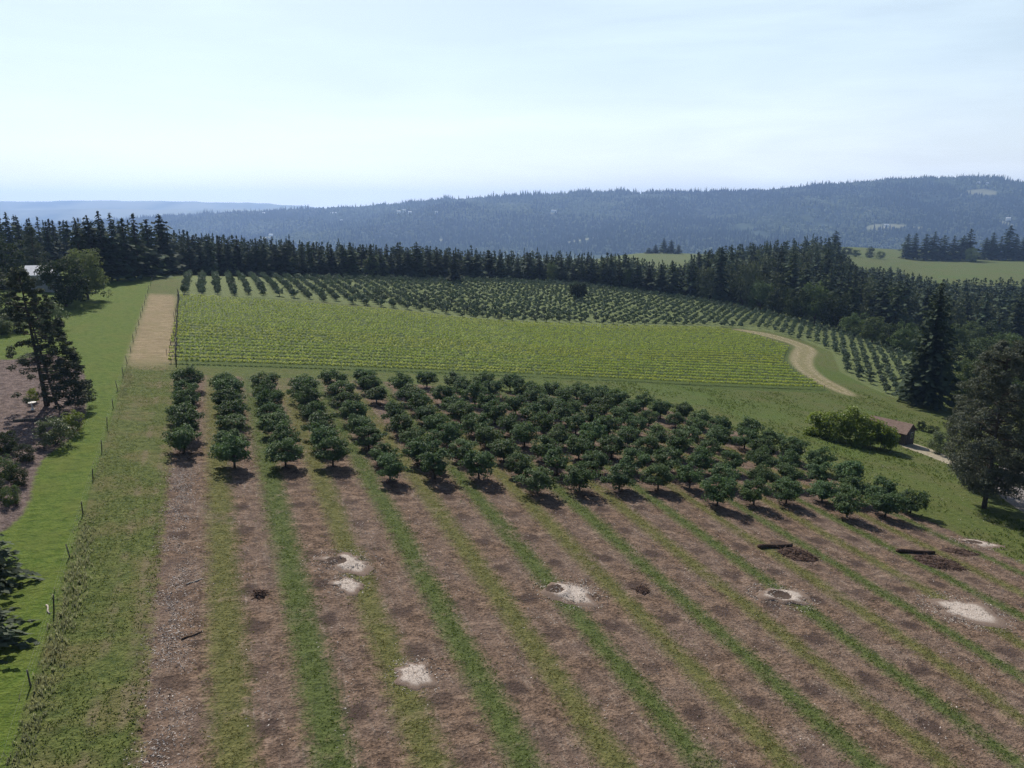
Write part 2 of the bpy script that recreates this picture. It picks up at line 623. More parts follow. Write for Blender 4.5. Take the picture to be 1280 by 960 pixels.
def broad_parts(r, height, radius, trunk_h, leafn, leaf, clumps, trunk_r, limbs=6, squash=1.0, flat_bottom=0.55, lump=0.34):
    """crown leaf data and trunk tubes of a broad-leaved tree"""
    ch = (height - trunk_h)
    cz = trunk_h + ch * 0.45
    cs, rs = [], []
    while len(cs) < clumps:
        d = unit(r.normal(size=3))
        q = r.uniform(0.45, 1.0) ** 0.6
        e = np.array([radius, radius, ch * (0.56 if d[2] > 0 else flat_bottom * .8)]) * (1 + 0.17 * r.normal())
        p = np.array([0, 0, cz]) + d * e * q * 0.86
        if p[2] < trunk_h * 0.75: continue
        cs.append(p)
        rs.append(radius * lump * r.uniform(0.7, 1.25))
    cs = np.array(cs)
    crown = cloud(r, cs, rs, max(3, leafn // clumps), leaf, leaf * .62, 0.75, 0.45, 0.55, np.array([0, 0, cz - .3 * ch]))
    tl = [tube([(0, 0, -.3), (0.02, 0, trunk_h * .5), (0, 0.03, trunk_h), (0, 0, trunk_h + ch * .25)], [trunk_r * 1.25, trunk_r, trunk_r * .85, trunk_r * .4])]
    for i in range(limbs):
        a = i * 2 * math.pi / limbs + r.uniform(-.3, .3)
        R = radius * r.uniform(.55, .8)
        z1 = trunk_h + ch * r.uniform(.3, .6)
        tl.append(tube([(0, 0, trunk_h * .82), (math.cos(a) * R * .45, math.sin(a) * R * .45, trunk_h + (z1 - trunk_h) * .45), (math.cos(a) * R, math.sin(a) * R, z1)],
                       [trunk_r * .6, trunk_r * .38, trunk_r * .12], 5))
    return crown, tl


def conifer_parts(r, height, radius, whorls, arms, sprays, bare=0.06, power=0.85, trunk_r=0.22, ragged=0.25, width=0.42):
    pts, nr, tg, ln, tone = [], [], [], [], []
    for i in range(whorls):
        t = (i + r.uniform(0, .7)) / whorls
        R = radius * (1 - t) ** power * (1 + ragged * r.normal() * .6) + 0.10
        if t < .12: R *= .75 + t * 2
        m = max(3, int(arms * (1 - t * .5)))
        a0 = r.uniform(0, 6.28)
        for k in range(m):
            a = a0 + k * 6.283 / m + r.uniform(-.25, .25)
            Rk = R * r.uniform(1 - ragged * 1.6, 1 + ragged)
            h = height * (bare + (0.975 - bare) * min(1, max(0, t + r.uniform(-.75, .75) / whorls)))
            tn = r.uniform(0, 1)
            for j in range(sprays):
                q = (j + .6) / sprays
                rr = Rk * q
                z = h - Rk * 0.32 * q ** 1.3 + r.normal() * .02 * height * .3
                pts.append((math.cos(a) * rr, math.sin(a) * rr, z))
                tg.append((math.cos(a), math.sin(a), -0.35 + r.normal() * .25))
                sa = r.normal() * .55
                nr.append((-math.sin(a) * sa, math.cos(a) * sa, 1.0))
                ln.append(Rk / sprays * 1.9 + .15)
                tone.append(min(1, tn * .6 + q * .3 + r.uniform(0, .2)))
    for q in range(8):                                   # the leading shoot
        a = r.uniform(0, 6.28)
        pts.append((math.cos(a) * .05, math.sin(a) * .05, height * (.90 + .09 * q / 14)))
        tg.append((math.cos(a) * .45, math.sin(a) * .45, 1.0)); nr.append((-math.sin(a), math.cos(a), .1)); ln.append(height * .035); tone.append(r.uniform(.2, .8))
    pts = np.array(pts); tg = unit(np.array(tg)); nr = np.array(nr); ln = np.array(ln)[:, None]
    b = unit(np.cross(nr, tg))
    wd = ln * width * r.uniform(.8, 1.6, (len(pts), 1))
    v = np.stack([pts - tg * ln * .5, pts + b * wd - tg * ln * .05, pts + tg * ln * .55, pts - b * wd - tg * ln * .05], 1).reshape(-1, 3)
    f = np.arange(len(pts) * 4).reshape(-1, 4)
    lead = tube([(0, 0, height * .80), (0, 0, height * .97)], [trunk_r * .25, .02], 4)
    trunk = [tube([(0, 0, -.5), (0, 0, height * .1), (0, 0, height * .55), (0, 0, height * .93)], [trunk_r * 1.3, trunk_r, trunk_r * .6, trunk_r * .12], 6), lead]
    return (v, f, np.repeat(np.array(tone), 4)), trunk



# ------------------------------------------------------------------ the ground, split into its surfaces
SP = 5.43                                  # spacing of the near orchard grid
A0 = -4.85                                 # first row of trees
ASTRIP = -1.29                             # middle of the first grass strip


def fence_a(b):
    return -12.55 - (b - 49.0) * 0.0203


def grow(a, b, step, lo, hi, g=1.045):
    mid = np.arange(a, b + step * .5, step)
    up, dn = [], []
    q, d = b, step
    while q < hi:
        d *= g; q += d; up.append(q)
    q, d = a, step
    while q > lo:
        d *= g; q -= d; dn.append(q)
    return np.concatenate([dn[::-1], mid, up])


GA = grow(-70, 150, 1.0, -8500, 8500)
GB = grow(24, 262, 1.0, -900, 8500)
ga, gb = np.meshgrid(GA, GB)
gx, gy = ab2xy(ga, gb)
gz = terrain(gx, gy)
fa, fb = ga.ravel(), gb.ravel()
fx, fy = gx.ravel(), gy.ravel()

FIELD = [ab2xy(-6.3, 10), ab2xy(-6.3, 127)] + wpoly([(480, 477), (640, 491), (760, 500), (880, 522), (950, 552), (1005, 578), (1050, 604), (1090, 628), (1160, 650), (1280, 706)]) + [ab2xy(150, 20), ab2xy(150, 10)]
TAN = [ab2xy(-14.5, 127), ab2xy(-15.8, 215), ab2xy(-9.1, 215), ab2xy(-7.0, 127)]
LAWN = [ab2xy(fence_a(-40), -40), ab2xy(fence_a(262), 262), ab2xy(-80, 262), ab2xy(-80, -40)]
BED = wpoly([(-260, 452), (0, 450), (30, 449), (62, 440), (104, 458), (109, 490), (106, 532), (78, 557), (52, 573), (42, 600), (36, 636), (8, 664), (-60, 690), (-260, 690)], 2)
TRACK = wpoly([(905, 409.5), (960, 416), (1004, 429), (1024, 438), (1013, 453), (1027, 471), (1076, 495), (1056, 495), (1010, 473), (985, 453), (991, 438), (997, 432), (952, 419)], 2)
VINE = [ab2xy(-8.6, 133.5), ab2xy(-8.6, 211.5)] + wpoly([(320, 372.5), (415, 380.5), (505, 390), (605, 402), (680, 408), (820, 411), (900, 411.5), (950, 421.5), (990, 435), (982, 452), (1004, 471), (1041, 491.5), (905, 487), (820, 479), (640, 473)])
ROAD = wpoly([(1236, 590), (1262, 577), (1330, 572), (1480, 600), (1800, 665), (1800, 790), (1560, 735), (1330, 668), (1256, 628), (1240, 606)], 2)
DRIVE = wpoly([(1122, 553), (1142, 553), (1180, 568), (1215, 580), (1238, 590), (1236, 600), (1180, 578), (1150, 566), (1126, 558)], 2)
ORCH2 = [ab2xy(-8.6, 213), ab2xy(-8.6, 285)] + [dirY(u, Y) for u, Y in ((350, 300), (480, 325), (600, 352), (700, 360), (800, 364), (900, 352), (960, 340), (1040, 325), (1130, 292), (1185, 250), (1190, 215))] + wpoly([(1150, 510), (1090, 486), (1050, 465), (1040, 440), (1010, 428), (960, 414), (900, 408.5), (820, 408.5), (680, 405.5), (605, 399.5), (505, 387.5), (415, 378.5), (320, 371)])

SDF = {k: np.clip(poly_sdf(fx, fy, p), -60, 60) for k, p in
       (('field', FIELD), ('tan', TAN), ('lawn', LAWN), ('bed', BED), ('track', TRACK), ('vineyard', VINE), ('road', ROAD), ('drive', DRIVE), ('orchard', ORCH2))}


def ground_material():
    t = NT('ground_cover')
    vec = t.attr('ab').outputs['Vector']
    sep = t.n('SeparateXYZ', Vector=vec)
    a, b = sep.outputs[0], sep.outputs[1]
    n0 = t.noise(vec, 0.035, 3)
    n1 = t.noise(vec, 0.22, 4)
    n2 = t.noise(vec, 1.1, 4, 0.6)
    n3 = t.noise(vec, 4.5, 3, 0.65)
    wob = t.math('MULTIPLY', t.math('SUBTRACT', n2, 0.5), 1.7)
    wob1 = t.math('MULTIPLY', t.math('SUBTRACT', n1, 0.5), 1.6)
    fine = t.math('ADD', t.math('MULTIPLY', n2, 0.5), t.math('MULTIPLY', n3, 0.5))

    def mask(name, soft=0.25, amp=1.0):
        d = t.math('ADD', t.attr('s_' + name).outputs['Fac'], t.math('MULTIPLY', wob, amp))
        return t.ramp(d, -soft, soft, 1.0, 0.0)
    # plain meadow
    f3 = t.ramp(fine, .36, .64)
    meadow = t.mix(f3, (.060, .088, .020), (.120, .140, .042))
    meadow = t.mix(t.ramp(n1, .40, .72), meadow, (.105, .112, .040))
    meadow = t.mix(t.ramp(n0, .45, .70, 0, .6), meadow, (.070, .120, .022))
    # lawn
    lawn = t.mix(f3, (.058, .104, .012), (.124, .168, .030))
    lawn = t.mix(t.ramp(n1, .42, .72, 0, .55), lawn, (.120, .138, .030))
    lawn = t.mix(t.ramp(t.noise(t.n('Mapping', Vector=vec, Scale=(.8, 2.2, 1)).outputs[0], 1.0, 4, .65), .52, .70, 0, .65), lawn, (.036, .062, .010))
    # rough verge beside the fence
    verge = t.mix(f3, (.046, .070, .017), (.130, .152, .044))
    verge = t.mix(t.ramp(n1, .44, .66, 0, .6), verge, (.150, .125, .060))
    rut = t.math('ABSOLUTE', t.math('SUBTRACT', t.math('ABSOLUTE', t.math('ADD', t.math('ADD', a, 8.0), t.math('MULTIPLY', wob, .35))), .85))
    verge = t.mix(t.ramp(t.math('ADD', rut, t.math('MULTIPLY', n3, .5)), .36, .70, t.math('MULTIPLY', t.ramp(n1, .42, .62), .55), 0), verge, (.18, .145, .095))
    # brown worked soil with wood chips
    soil = t.mix(t.ramp(fine, .38, .62), (.060, .042, .032), (.232, .165, .124))
    soil = t.mix(t.ramp(n1, .38, .66, 0, .55), soil, (.168, .128, .112))
    vor = t.n('TexVoronoi', Vector=t.n('Mapping', Vector=vec, Scale=(7, 4.5, 1)).outputs[0], Scale=1.0)
    speck = t.math('MULTIPLY', t.ramp(vor.outputs['Distance'], .10, .22, 1.0, 0.0), t.ramp(t.noise(vec, 0.5, 4), .46, .62))
    soil = t.mix(t.math('MULTIPLY', speck, .75), soil, (.42, .37, .335))
    dk = t.n('TexVoronoi', Vector=vec, Scale=2.6)
    soil = t.mix(t.ramp(dk.outputs['Distance'], .10, .25, .5, 0.0), soil, (.045, .030, .025))
    straw = t.noise(t.n('Mapping', Vector=vec, Scale=(.30, .85, 1)).outputs[0], 1.0, 5, .62)
    soil = t.mix(t.ramp(straw, .52, .68, 0, .75), soil, t.mix(f3, (.16, .115, .088), (.33, .25, .20)))
    soil = t.mix(1.0, soil, (.95, .91, .87), 'MULTIPLY')
    rake = t.noise(t.n('Mapping', Vector=vec, Rotation=(0, 0, .12), Scale=(4.2, .33, 1)).outputs[0], 1.0, 3, .6)
    soil = t.mix(t.math('MULTIPLY', t.ramp(rake, .50, .66), t.ramp(n1, .40, .60)), soil, t.mix(f3, (.062, .044, .036), (.30, .235, .19)))
    # old stump marks on the planting grid
    ca = t.math('DIVIDE', t.math('SUBTRACT', t.math('ADD', a, t.math('MULTIPLY', wob1, .9)), A0), SP)
    cb = t.math('DIVIDE', t.math('SUBTRACT', t.math('ADD', b, t.math('MULTIPLY', wob, .8)), 68.0), SP)
    da = t.math('SUBTRACT', t.math('FRACT', t.math('ADD', ca, .5)), .5)
    db = t.math('SUBTRACT', t.math('FRACT', t.math('ADD', cb, .5)), .5)
    rr = t.math('SQRT', t.math('ADD', t.math('MULTIPLY', da, da), t.math('MULTIPLY', t.math('MULTIPLY', db, db), 1.3)))
    cell = t.n('Combine' + 'XYZ', i0=t.math('FLOOR', t.math('ADD', ca, .5)), i1=t.math('FLOOR', t.math('ADD', cb, .5)), i2=0.0)
    rn = t.n('TexWhiteNoise', {'noise_dimensions': '3D'}, Vector=cell.outputs[0]).outputs['Value']
    st = t.math('MULTIPLY', t.ramp(t.math('ADD', rr, t.math('MULTIPLY', wob, .13)), .08, .25, 1, 0), t.ramp(rn, .05, .7, .25, .92))
    soil = t.mix(st, soil, t.mix(n3, (.042, .028, .024), (.085, .060, .050)))
    # grass strips between the rows
    sa = t.math('DIVIDE', t.math('SUBTRACT', t.math('ADD', a, t.math('ADD', t.math('MULTIPLY', wob, .95), t.math('MULTIPLY', wob1, .5))), ASTRIP), 5.36)
    ds = t.math('ABSOLUTE', t.math('SUBTRACT', t.math('FRACT', t.math('ADD', sa, .5)), .5))
    par = t.math('MULTIPLY', t.math('FRACT', t.math('MULTIPLY', t.math('FLOOR', t.math('ADD', sa, .5)), .5)), 2.0)
    gcol = t.mix(par, t.mix(f3, (.068, .078, .024), (.150, .150, .052)), t.mix(f3, (.046, .068, .018), (.098, .132, .038)))
    wid = t.math('ADD', t.n('MapRange', Value=a, From_Min=0.0, From_Max=60.0, To_Min=.225, To_Max=.150).outputs[0], t.math('MULTIPLY', t.math('SUBTRACT', n0, .5), .12))
    sm = t.ramp(t.math('ADD', t.math('SUBTRACT', ds, wid), t.math('MULTIPLY', t.math('SUBTRACT', n3, .5), .36)), -.15, .13, 1, 0)
    gate = t.ramp(a, -3.9, -3.2, 0, 1)
    patch = t.ramp(t.math('ADD', t.noise(vec, .10, 3), t.math('MULTIPLY', n2, .35)), .50, .62, .98, .35)
    sm = t.math('MULTIPLY', t.math('MULTIPLY', sm, gate), t.ramp(t.math('ADD', n1, t.math('MULTIPLY', n2, .5)), .80, .96, .95, .50))
    soil = t.mix(sm, soil, gcol)
    # tan mown path, bands across
    tn = t.noise(t.n('Mapping', Vector=vec, Scale=(.25, 1.6, 1)).outputs[0], 1.0, 4)
    tan = t.mix(t.ramp(tn, .3, .7), (.215, .165, .098), (.36, .285, .178))
    tan = t.mix(t.ramp(fine, .42, .66, 0, .75), tan, (.15, .125, .062))
    tan = t.mix(t.ramp(n1, .45, .70, 0, .5), tan, (.20, .175, .085))
    bark = t.mix(f3, (.060, .042, .038), (.205, .155, .142))
    vin = t.mix(f3, (.044, .074, .016), (.100, .134, .034))
    orc = t.mix(f3, (.090, .125, .042), (.165, .195, .080))
    gra = t.mix(f3, (.165, .150, .145), (.30, .275, .265))
    trk = t.mix(f3, (.20, .165, .095), (.40, .34, .225))
    trk = t.mix(t.ramp(t.math('ADD', t.attr('s_track').outputs['Fac'], t.math('MULTIPLY', wob, 1.2)), -2.6, -1.3, .45, 0), trk, (.17, .155, .065))
    drv = t.mix(f3, (.27, .235, .17), (.42, .38, .29))
    c = t.mix(mask('lawn', .2, .3), meadow, lawn)
    vm = t.math('MULTIPLY', t.ramp(a, -6.0, -5.0, 1, 0), t.math('MULTIPLY', t.ramp(t.attr('s_lawn').outputs['Fac'], .1, .3), t.ramp(b, 136, 131, 0, 1)))
    c = t.mix(vm, c, verge)
    c = t.mix(mask('bed', .3, .6), c, bark)
    c = t.mix(mask('orchard', .5), c, orc)
    c = t.mix(mask('vineyard', .3), c, vin)
    c = t.mix(mask('field', .6, 1.6), c, soil)
    dtan = t.math('ADD', t.attr('s_tan').outputs['Fac'], t.math('MULTIPLY', wob, 1.2))
    ends = t.math('ADD', b, t.math('ADD', t.math('MULTIPLY', t.math('SUBTRACT', fine, .5), 16.0), t.math('MULTIPLY', wob1, 3.0)))
    mt = t.math('MULTIPLY', t.ramp(dtan, -1.2, .9, 1, 0), t.math('MULTIPLY', t.ramp(ends, 127.0, 139.0), t.ramp(ends, 207.0, 217.0, 1, 0)))
    c = t.mix(mt, c, tan)
    c = t.mix(t.math('MULTIPLY', mask('track', 1.0, 1.7), t.ramp(fine, .36, .56, .35, .95)), c, trk)
    c = t.mix(mask('drive', .2, .3), c, drv)
    c = t.mix(mask('road', .2, .4), c, gra)
    c = t.mix(1.0, c, (.80, .80, .79), 'MULTIPLY')
    bp = t.n('Bump', Height=t.math('ADD', n2, t.math('MULTIPLY', n3, .6)), Strength=1.0, Distance=.30)
    return t.done(t.bsdf(c, .95, .12, bp.outputs[0]))


M['ground'] = ground_material()
nA, nB = len(GA), len(GB)
idx = np.arange(nA * nB).reshape(nB, nA)
quads = np.stack([idx[:-1, :-1], idx[:-1, 1:], idx[1:, 1:], idx[1:, :-1]], -1).reshape(-1, 4)
qc = {k: v[quads].mean(1) for k, v in SDF.items()}
lab = np.zeros(len(quads), int)
NAMES = ['ground', 'lawn', 'orchard_ground', 'vineyard_ground', 'field', 'garden_bed', 'mown_path', 'dirt_track', 'driveway', 'road']
for i, k in enumerate(['lawn', 'orchard', 'vineyard', 'field', 'bed', 'tan', 'track', 'drive', 'road']):
    lab[qc[k] < 0] = i + 1
gv = np.stack([fx, fy, gz.ravel()], 1)
gab = np.stack([fa, fb, 0 * fa], 1)
for i, nm in enumerate(NAMES):
    q = quads[lab == i]
    if not len(q): continue
    used, inv = np.unique(q, return_inverse=True)
    me = mesh_np(nm, gv[used], inv.reshape(-1, 4), M['ground'], {'s_' + k: v[used] for k, v in SDF.items()}, True, {'ab': gab[used]})
    tag(link(nm, me), kind='structure')


# ------------------------------------------------------------------ far hills
def vnoise(x, y, seed):
    r = np.random.default_rng(seed)
    g = r.uniform(-1, 1, (64, 64))
    xi = np.floor(x).astype(int); yi = np.floor(y).astype(int)
    u = x - xi; v = y - yi
    u = u * u * (3 - 2 * u); v = v * v * (3 - 2 * v)
    G = lambda i, j: g[i % 64, j % 64]
    return (G(xi, yi) * (1 - u) + G(xi + 1, yi) * u) * (1 - v) + (G(xi, yi + 1) * (1 - u) + G(xi + 1, yi + 1) * u) * v


def fbm(x, y, seed, o=4):
    s = 0; amp = 1.0; tot = 0
    for k in range(o):
        s = s + amp * vnoise(x * 2 ** k, y * 2 ** k, seed + k); tot += amp; amp *= .5
    return s / tot


RU = [-600, -100, 120, 200, 240, 300, 360, 385, 420, 480, 540, 620, 670, 720, 780, 830, 870, 900, 960, 1000, 1040, 1080, 1120, 1180, 1220, 1250, 1285, 1500, 1900]
RV = [300, 292, 280, 274, 271, 268, 265, 263, 262.5, 258, 252, 247, 244.5, 242.5, 241, 241, 243, 242.5, 238, 234, 231, 227, 225, 224, 226, 230, 231, 240, 262]
RYY = 5200.0


def hill(x, y):
    x = np.asarray(x, float); y = np.asarray(y, float)
    s = x / y
    zr = np.interp(s, [_su(u) for u in RU], [zv(v + 1.5, RYY) for v in RV])
    p = np.clip((y - 3250) / (RYY - 3250), 0, 1)
    p = np.where(y > RYY, np.clip(1 - (y - RYY) / 3000, 0, 1), p)
    q = p * p * (3 - 2 * p) * .45 + p * .55
    rough = fbm(x / 900, y / 900, 7) * 95 + fbm(x / 260, y / 260, 17) * 26
    return -186 + (zr + 186) * q + rough * np.clip(p * 3, 0, 1) * np.clip((1 - p) * 3.2 + .04, 0, 1)


def hill_at(u, v):
    rx = (u - 640) / F; ry = (480 - v) / F
    d = np.array([rx, math.cos(TH) + ry * math.sin(TH), -math.sin(TH) + ry * math.cos(TH)])
    T = np.arange(3000, 5600, 8.0)
    h = hill(d[0] * T, d[1] * T)
    k = int(np.argmax(H + d[2] * T < h))
    return d[0] * T[k], d[1] * T[k], float(h[k])


CLEAR = [(550, 300, 12, 60), (725, 301, 18, 80), (1108, 283, 24, 110), (1146, 285, 9, 60), (1226, 241, 17, 150), (1202, 244, 6, 60), (1085, 263, 5, 50),
         (338, 297, 9, 60), (690, 267, 6, 50), (500, 267, 14, 60), (865, 274, 9, 60), (1258, 279, 10, 70), (415, 292, 10, 60)]
CPT = [hill_at(u, v)[:2] + (w * RYY / F * .8, dd * .38) for u, v, w, dd in CLEAR]


def clear_mask(x, y):
    m = np.zeros(np.shape(x))
    for cx, cy, w, dd in CPT:
        e = np.sqrt(((x - cx) / w) ** 2 + ((y - cy) / dd) ** 2) + fbm(np.asarray(x) / 60, np.asarray(y) / 60, 3, 2) * .35
        m = np.maximum(m, np.clip((1.15 - e) * 4, 0, 1))
    return m


hs = np.linspace(-1.15, 1.15, 460)
hy = np.concatenate([np.linspace(3150, 5400, 150), np.linspace(5450, 8300, 30)])
HS, HY = np.meshgrid(hs, hy)
hx = HS * HY
hz = hill(hx, HY)
i2 = np.arange(HS.size).reshape(HS.shape)
hq = np.stack([i2[:-1, :-1], i2[:-1, 1:], i2[1:, 1:], i2[1:, :-1]], -1).reshape(-1, 4)
t = NT('hill_cover')
co = t.n('TexCoord').outputs['Object']
nn = t.noise(co, .012, 5)
base = t.mix(t.ramp(nn, .35, .65), (.016, .028, .016), (.040, .058, .028))
base = t.mix(t.attr('clear').outputs['Fac'], base, t.mix(nn, (.13, .145, .075), (.22, .21, .14)))
M['hill'] = t.done(t.bsdf(base, .95, .05))
tag(link('hills', mesh_np('hills', np.stack([hx.ravel(), HY.ravel(), hz.ravel()], 1), hq, M['hill'], {'clear': clear_mask(hx.ravel(), HY.ravel())}, True)), kind='structure')

# woods on the far hill: one mass of small crowns
NF = 62000
ty = RYY + 60 - (RYY - 3350) * rng.uniform(0, 1, NF) ** 1.15
ts = rng.uniform(-.95, .95, NF)
ridge = rng.uniform(0, 1, NF) < .10
ty[ridge] = RYY + rng.uniform(-30, 25, ridge.sum())
ts[ridge] = np.where(rng.uniform(0, 1, ridge.sum()) < .5, ts[ridge], np.round(ts[ridge] * 22) / 22 + rng.normal(0, .009, ridge.sum()))
tx = ts * ty
keep = (clear_mask(tx, ty) < .3) & (fbm(tx / 420, ty / 420, 31, 3) < .62)
tx, ty = tx[keep], ty[keep]
n = len(tx)
tzz = hill(tx, ty)
kind = (fbm(tx / 300, ty / 300, 41, 3) + rng.normal(0, .35, n)) > .12      # broad crowns where the noise is high
th = np.where(kind, rng.uniform(9, 19, n), rng.uniform(14, 34, n))
th = np.where((ty > RYY - 31) & (ty < RYY + 26), th * rng.uniform(1.0, 1.6, n), th)
th = np.where(fbm(tx / 150, ty / 150, 55, 2) > .25, th * 1.2, th * .9)
tr = np.where(kind, rng.uniform(7, 12, n), rng.uniform(4.5, 8, n))
ang = np.arange(5) * 2 * math.pi / 5
ph = rng.uniform(0, 6, n)
ca = np.cos(ang[None] + ph[:, None]); sa = np.sin(ang[None] + ph[:, None])
r1 = tr[:, None] * rng.uniform(.75, 1.2, (n, 5))
r2 = np.where(kind, .85, .55)[:, None] * tr[:, None] * rng.uniform(.7, 1.2, (n, 5))
z1 = th * .15; z2 = th * np.where(kind, .68, .55)
V = np.zeros((n, 11, 3))
V[:, :5, 0] = tx[:, None] + ca * r1; V[:, :5, 1] = ty[:, None] + sa * r1; V[:, :5, 2] = (tzz - 4 + z1)[:, None]
V[:, 5:10, 0] = tx[:, None] + ca * r2; V[:, 5:10, 1] = ty[:, None] + sa * r2; V[:, 5:10, 2] = (tzz + z2)[:, None] + rng.normal(0, .6, (n, 5))
V[:, 10] = np.stack([tx, ty, tzz + th], 1)
k = np.arange(5); k1 = (k + 1) % 5
Q = np.stack([k, k1, 5 + k1, 5 + k], 1); T3 = np.stack([5 + k, 5 + k1, np.full(5, 10)], 1)
off = (np.arange(n) * 11)[:, None, None]
tone = np.repeat(np.clip(np.where(kind, .66, .12) + 1.1 * fbm(tx / 500, ty / 500, 61, 3) + rng.normal(0, .2, n), 0, 1), 11)
t = NT('hill_forest')
M['hillwood'] = t.done(t.bsdf(t.mix(t.attr('tone').outputs['Fac'], (.012, .022, .014), (.105, .130, .060)), .9, .1))
tag(link('far_woods', mesh_np('far_woods', V.reshape(-1, 3), [(Q[None] + off).reshape(-1, 4), (T3[None] + off).reshape(-1, 3)], M['hillwood'], {'tone': tone})),
    'blue-hazed wooded slope of the long ridge across the valley', 'forest', kind='stuff')


def far_ridge(name, Y, us, vs, depth, seed, amp):
    s = np.linspace(-1.1, 1.1, 500)
    rows = np.linspace(-1, 1, 22)
    zz = np.interp(s, [_su(u) for u in us], [zv(v, Y) for v in vs])
    zz = zz + fbm(s * 40, s * 0 + seed, seed, 4) * amp
    V = []
    for q in rows:
        yy = Y + q * depth
        h = (1 - abs(q)) ** .8
        V.append(np.stack([s * yy, np.full_like(s, yy), -188 + (zz + 188) * h + fbm(s * 60, s * 0 + q * 5, seed + 3) * amp * h * (1 - h) * 4], 1))
    V = np.concatenate(V)
    ii = np.arange(len(V)).reshape(len(rows), -1)
    q = np.stack([ii[:-1, :-1], ii[:-1, 1:], ii[1:, 1:], ii[1:, :-1]], -1).reshape(-1, 4)
    tag(link(name, mesh_np(name, V, q, M['hill'], {'clear': np.clip(.55 + fbm(V[:, 0] / 500, V[:, 1] / 700, seed + 9) * 1.2, 0, .9)}, True)), kind='structure')


far_ridge('distant_hills', 10200, [-400, 0, 40, 80, 160, 200, 260, 330, 380, 430, 600, 1700], [252, 251.5, 250.5, 250.5, 250, 250.5, 251, 252.5, 256, 260, 262, 262], 1900, 5, 16)
far_ridge('distant_foothills', 8600, [-400, 0, 60, 140, 220, 300, 420, 600, 1700], [261, 260, 262, 259.5, 261, 260.5, 264, 266, 266], 1200, 8, 10)

# ------------------------------------------------------------------ haze: one closed box of thin air round everything
t = NT('thin_haze')
pv = t.n('VolumePrincipled')
pv.inputs['Color'].default_value = (.38, .57, .98, 1)
pv.inputs['Density'].default_value = 0.93e-4
pv.inputs['Anisotropy'].default_value = 0.4
t.t.links.new(pv.outputs[0], t.out.inputs['Volume'])
gmin = float(gz.min())
zlo, zhi = min(gmin, -191.0) - 1.0, 330.0
bx = np.array([(x, y, z) for z in (zlo, zhi) for x, y in ((-16000, -3000), (16000, -3000), (16000, 12500), (-16000, 12500))], float)
bf = np.array([(3, 2, 1, 0), (4, 5, 6, 7), (0, 1, 5, 4), (1, 2, 6, 5), (2, 3, 7, 6), (3, 0, 4, 7)])
tag(link('haze', mesh_np('haze', bx, bf, t.m)), kind='stuff')


# ------------------------------------------------------------------ near orchard
def tree_from(name, label, cat, loc, crown, trunk, lm, bm, group=None, rz=0.0):
    r = thing(name, label, cat, loc, rz, group)
    part('crown', leaf_mesh('crown', [crown], M[lm]), r)
    part('trunk', tubes_mesh('trunk', trunk, M[bm]), r)
    return r


def hazel_proto(seed):
    r = np.random.default_rng(seed)
    return broad_parts(r, r.uniform(3.5, 3.9), r.uniform(1.8, 2.05), .95, 2800, .27, int(r.integers(42, 54)), .11, 7, flat_bottom=.62, lump=.30)


protos = []
HAZ = [hazel_proto(100 + i) for i in range(10)]
# per row: index of the nearest tree, index of the farthest tree on the planting grid
FRONT = [4, 3, 3, 3, 2, 2, 2, 1, 1, 1, 1, 0, 0, 0, -1, -1, -1]
BACK = [9, 9, 9, 9, 9, 10, 9, 10, 10, 10, 10, 9, 9, 9, 8, 7, 5]
GAPS = {(5, 7), (7, 9), (9, 8), (13, 5), (14, 3)}
B0 = 68.0
CUT = [(150, 470), (480, 477), (640, 485), (820, 493), (893, 499), (960, 527), (1010, 548), (1062, 580), (1100, 610), (1165, 642), (1300, 690)]
ROWG = 'hazelnut trees planted on a grid in the near orchard'
for k in range(17):
    cnt = 0
    for j in range(FRONT[k], BACK[k] + 1):
        if (k, j) in GAPS: continue
        a = A0 + SP * k + rng.normal(0, .22)
        b = B0 + SP * j + rng.normal(0, .22)
        if k == 14 and j == -1: a -= .6
        x, y = ab2xy(a, b)
        u, v = px(x, y, tz(x, y))
        if v < np.interp(u, [p[0] for p in CUT], [p[1] for p in CUT]): continue
        cnt += 1
        lb = f'hazelnut tree, {nth(cnt)} from the near end of the {nth(k + 1)} row from the left'
        if cnt == 1:
            lb = f'hazelnut tree at the near open end of the {nth(k + 1)} row from the left'
        sc = rng.uniform(.98, 1.17) if rng.uniform() > .06 else rng.uniform(.78, .92)
        loc = (x, y, tz(x, y) - .05)
        i = len(protos)
        scl = (sc * rng.uniform(.94, 1.08), sc * rng.uniform(.94, 1.08), sc * rng.uniform(.76, .92))
        if i < len(HAZ):
            o = tree_from('hazelnut_tree', lb, 'tree', loc, HAZ[i][0], HAZ[i][1], 'hazel', 'bark', ROWG, rng.uniform(0, 6.28))
            o.scale = scl
            protos.append(o)
        else:
            dup(protos[rng.integers(0, len(HAZ))], loc, rng.uniform(0, 6.28), scl, lb)

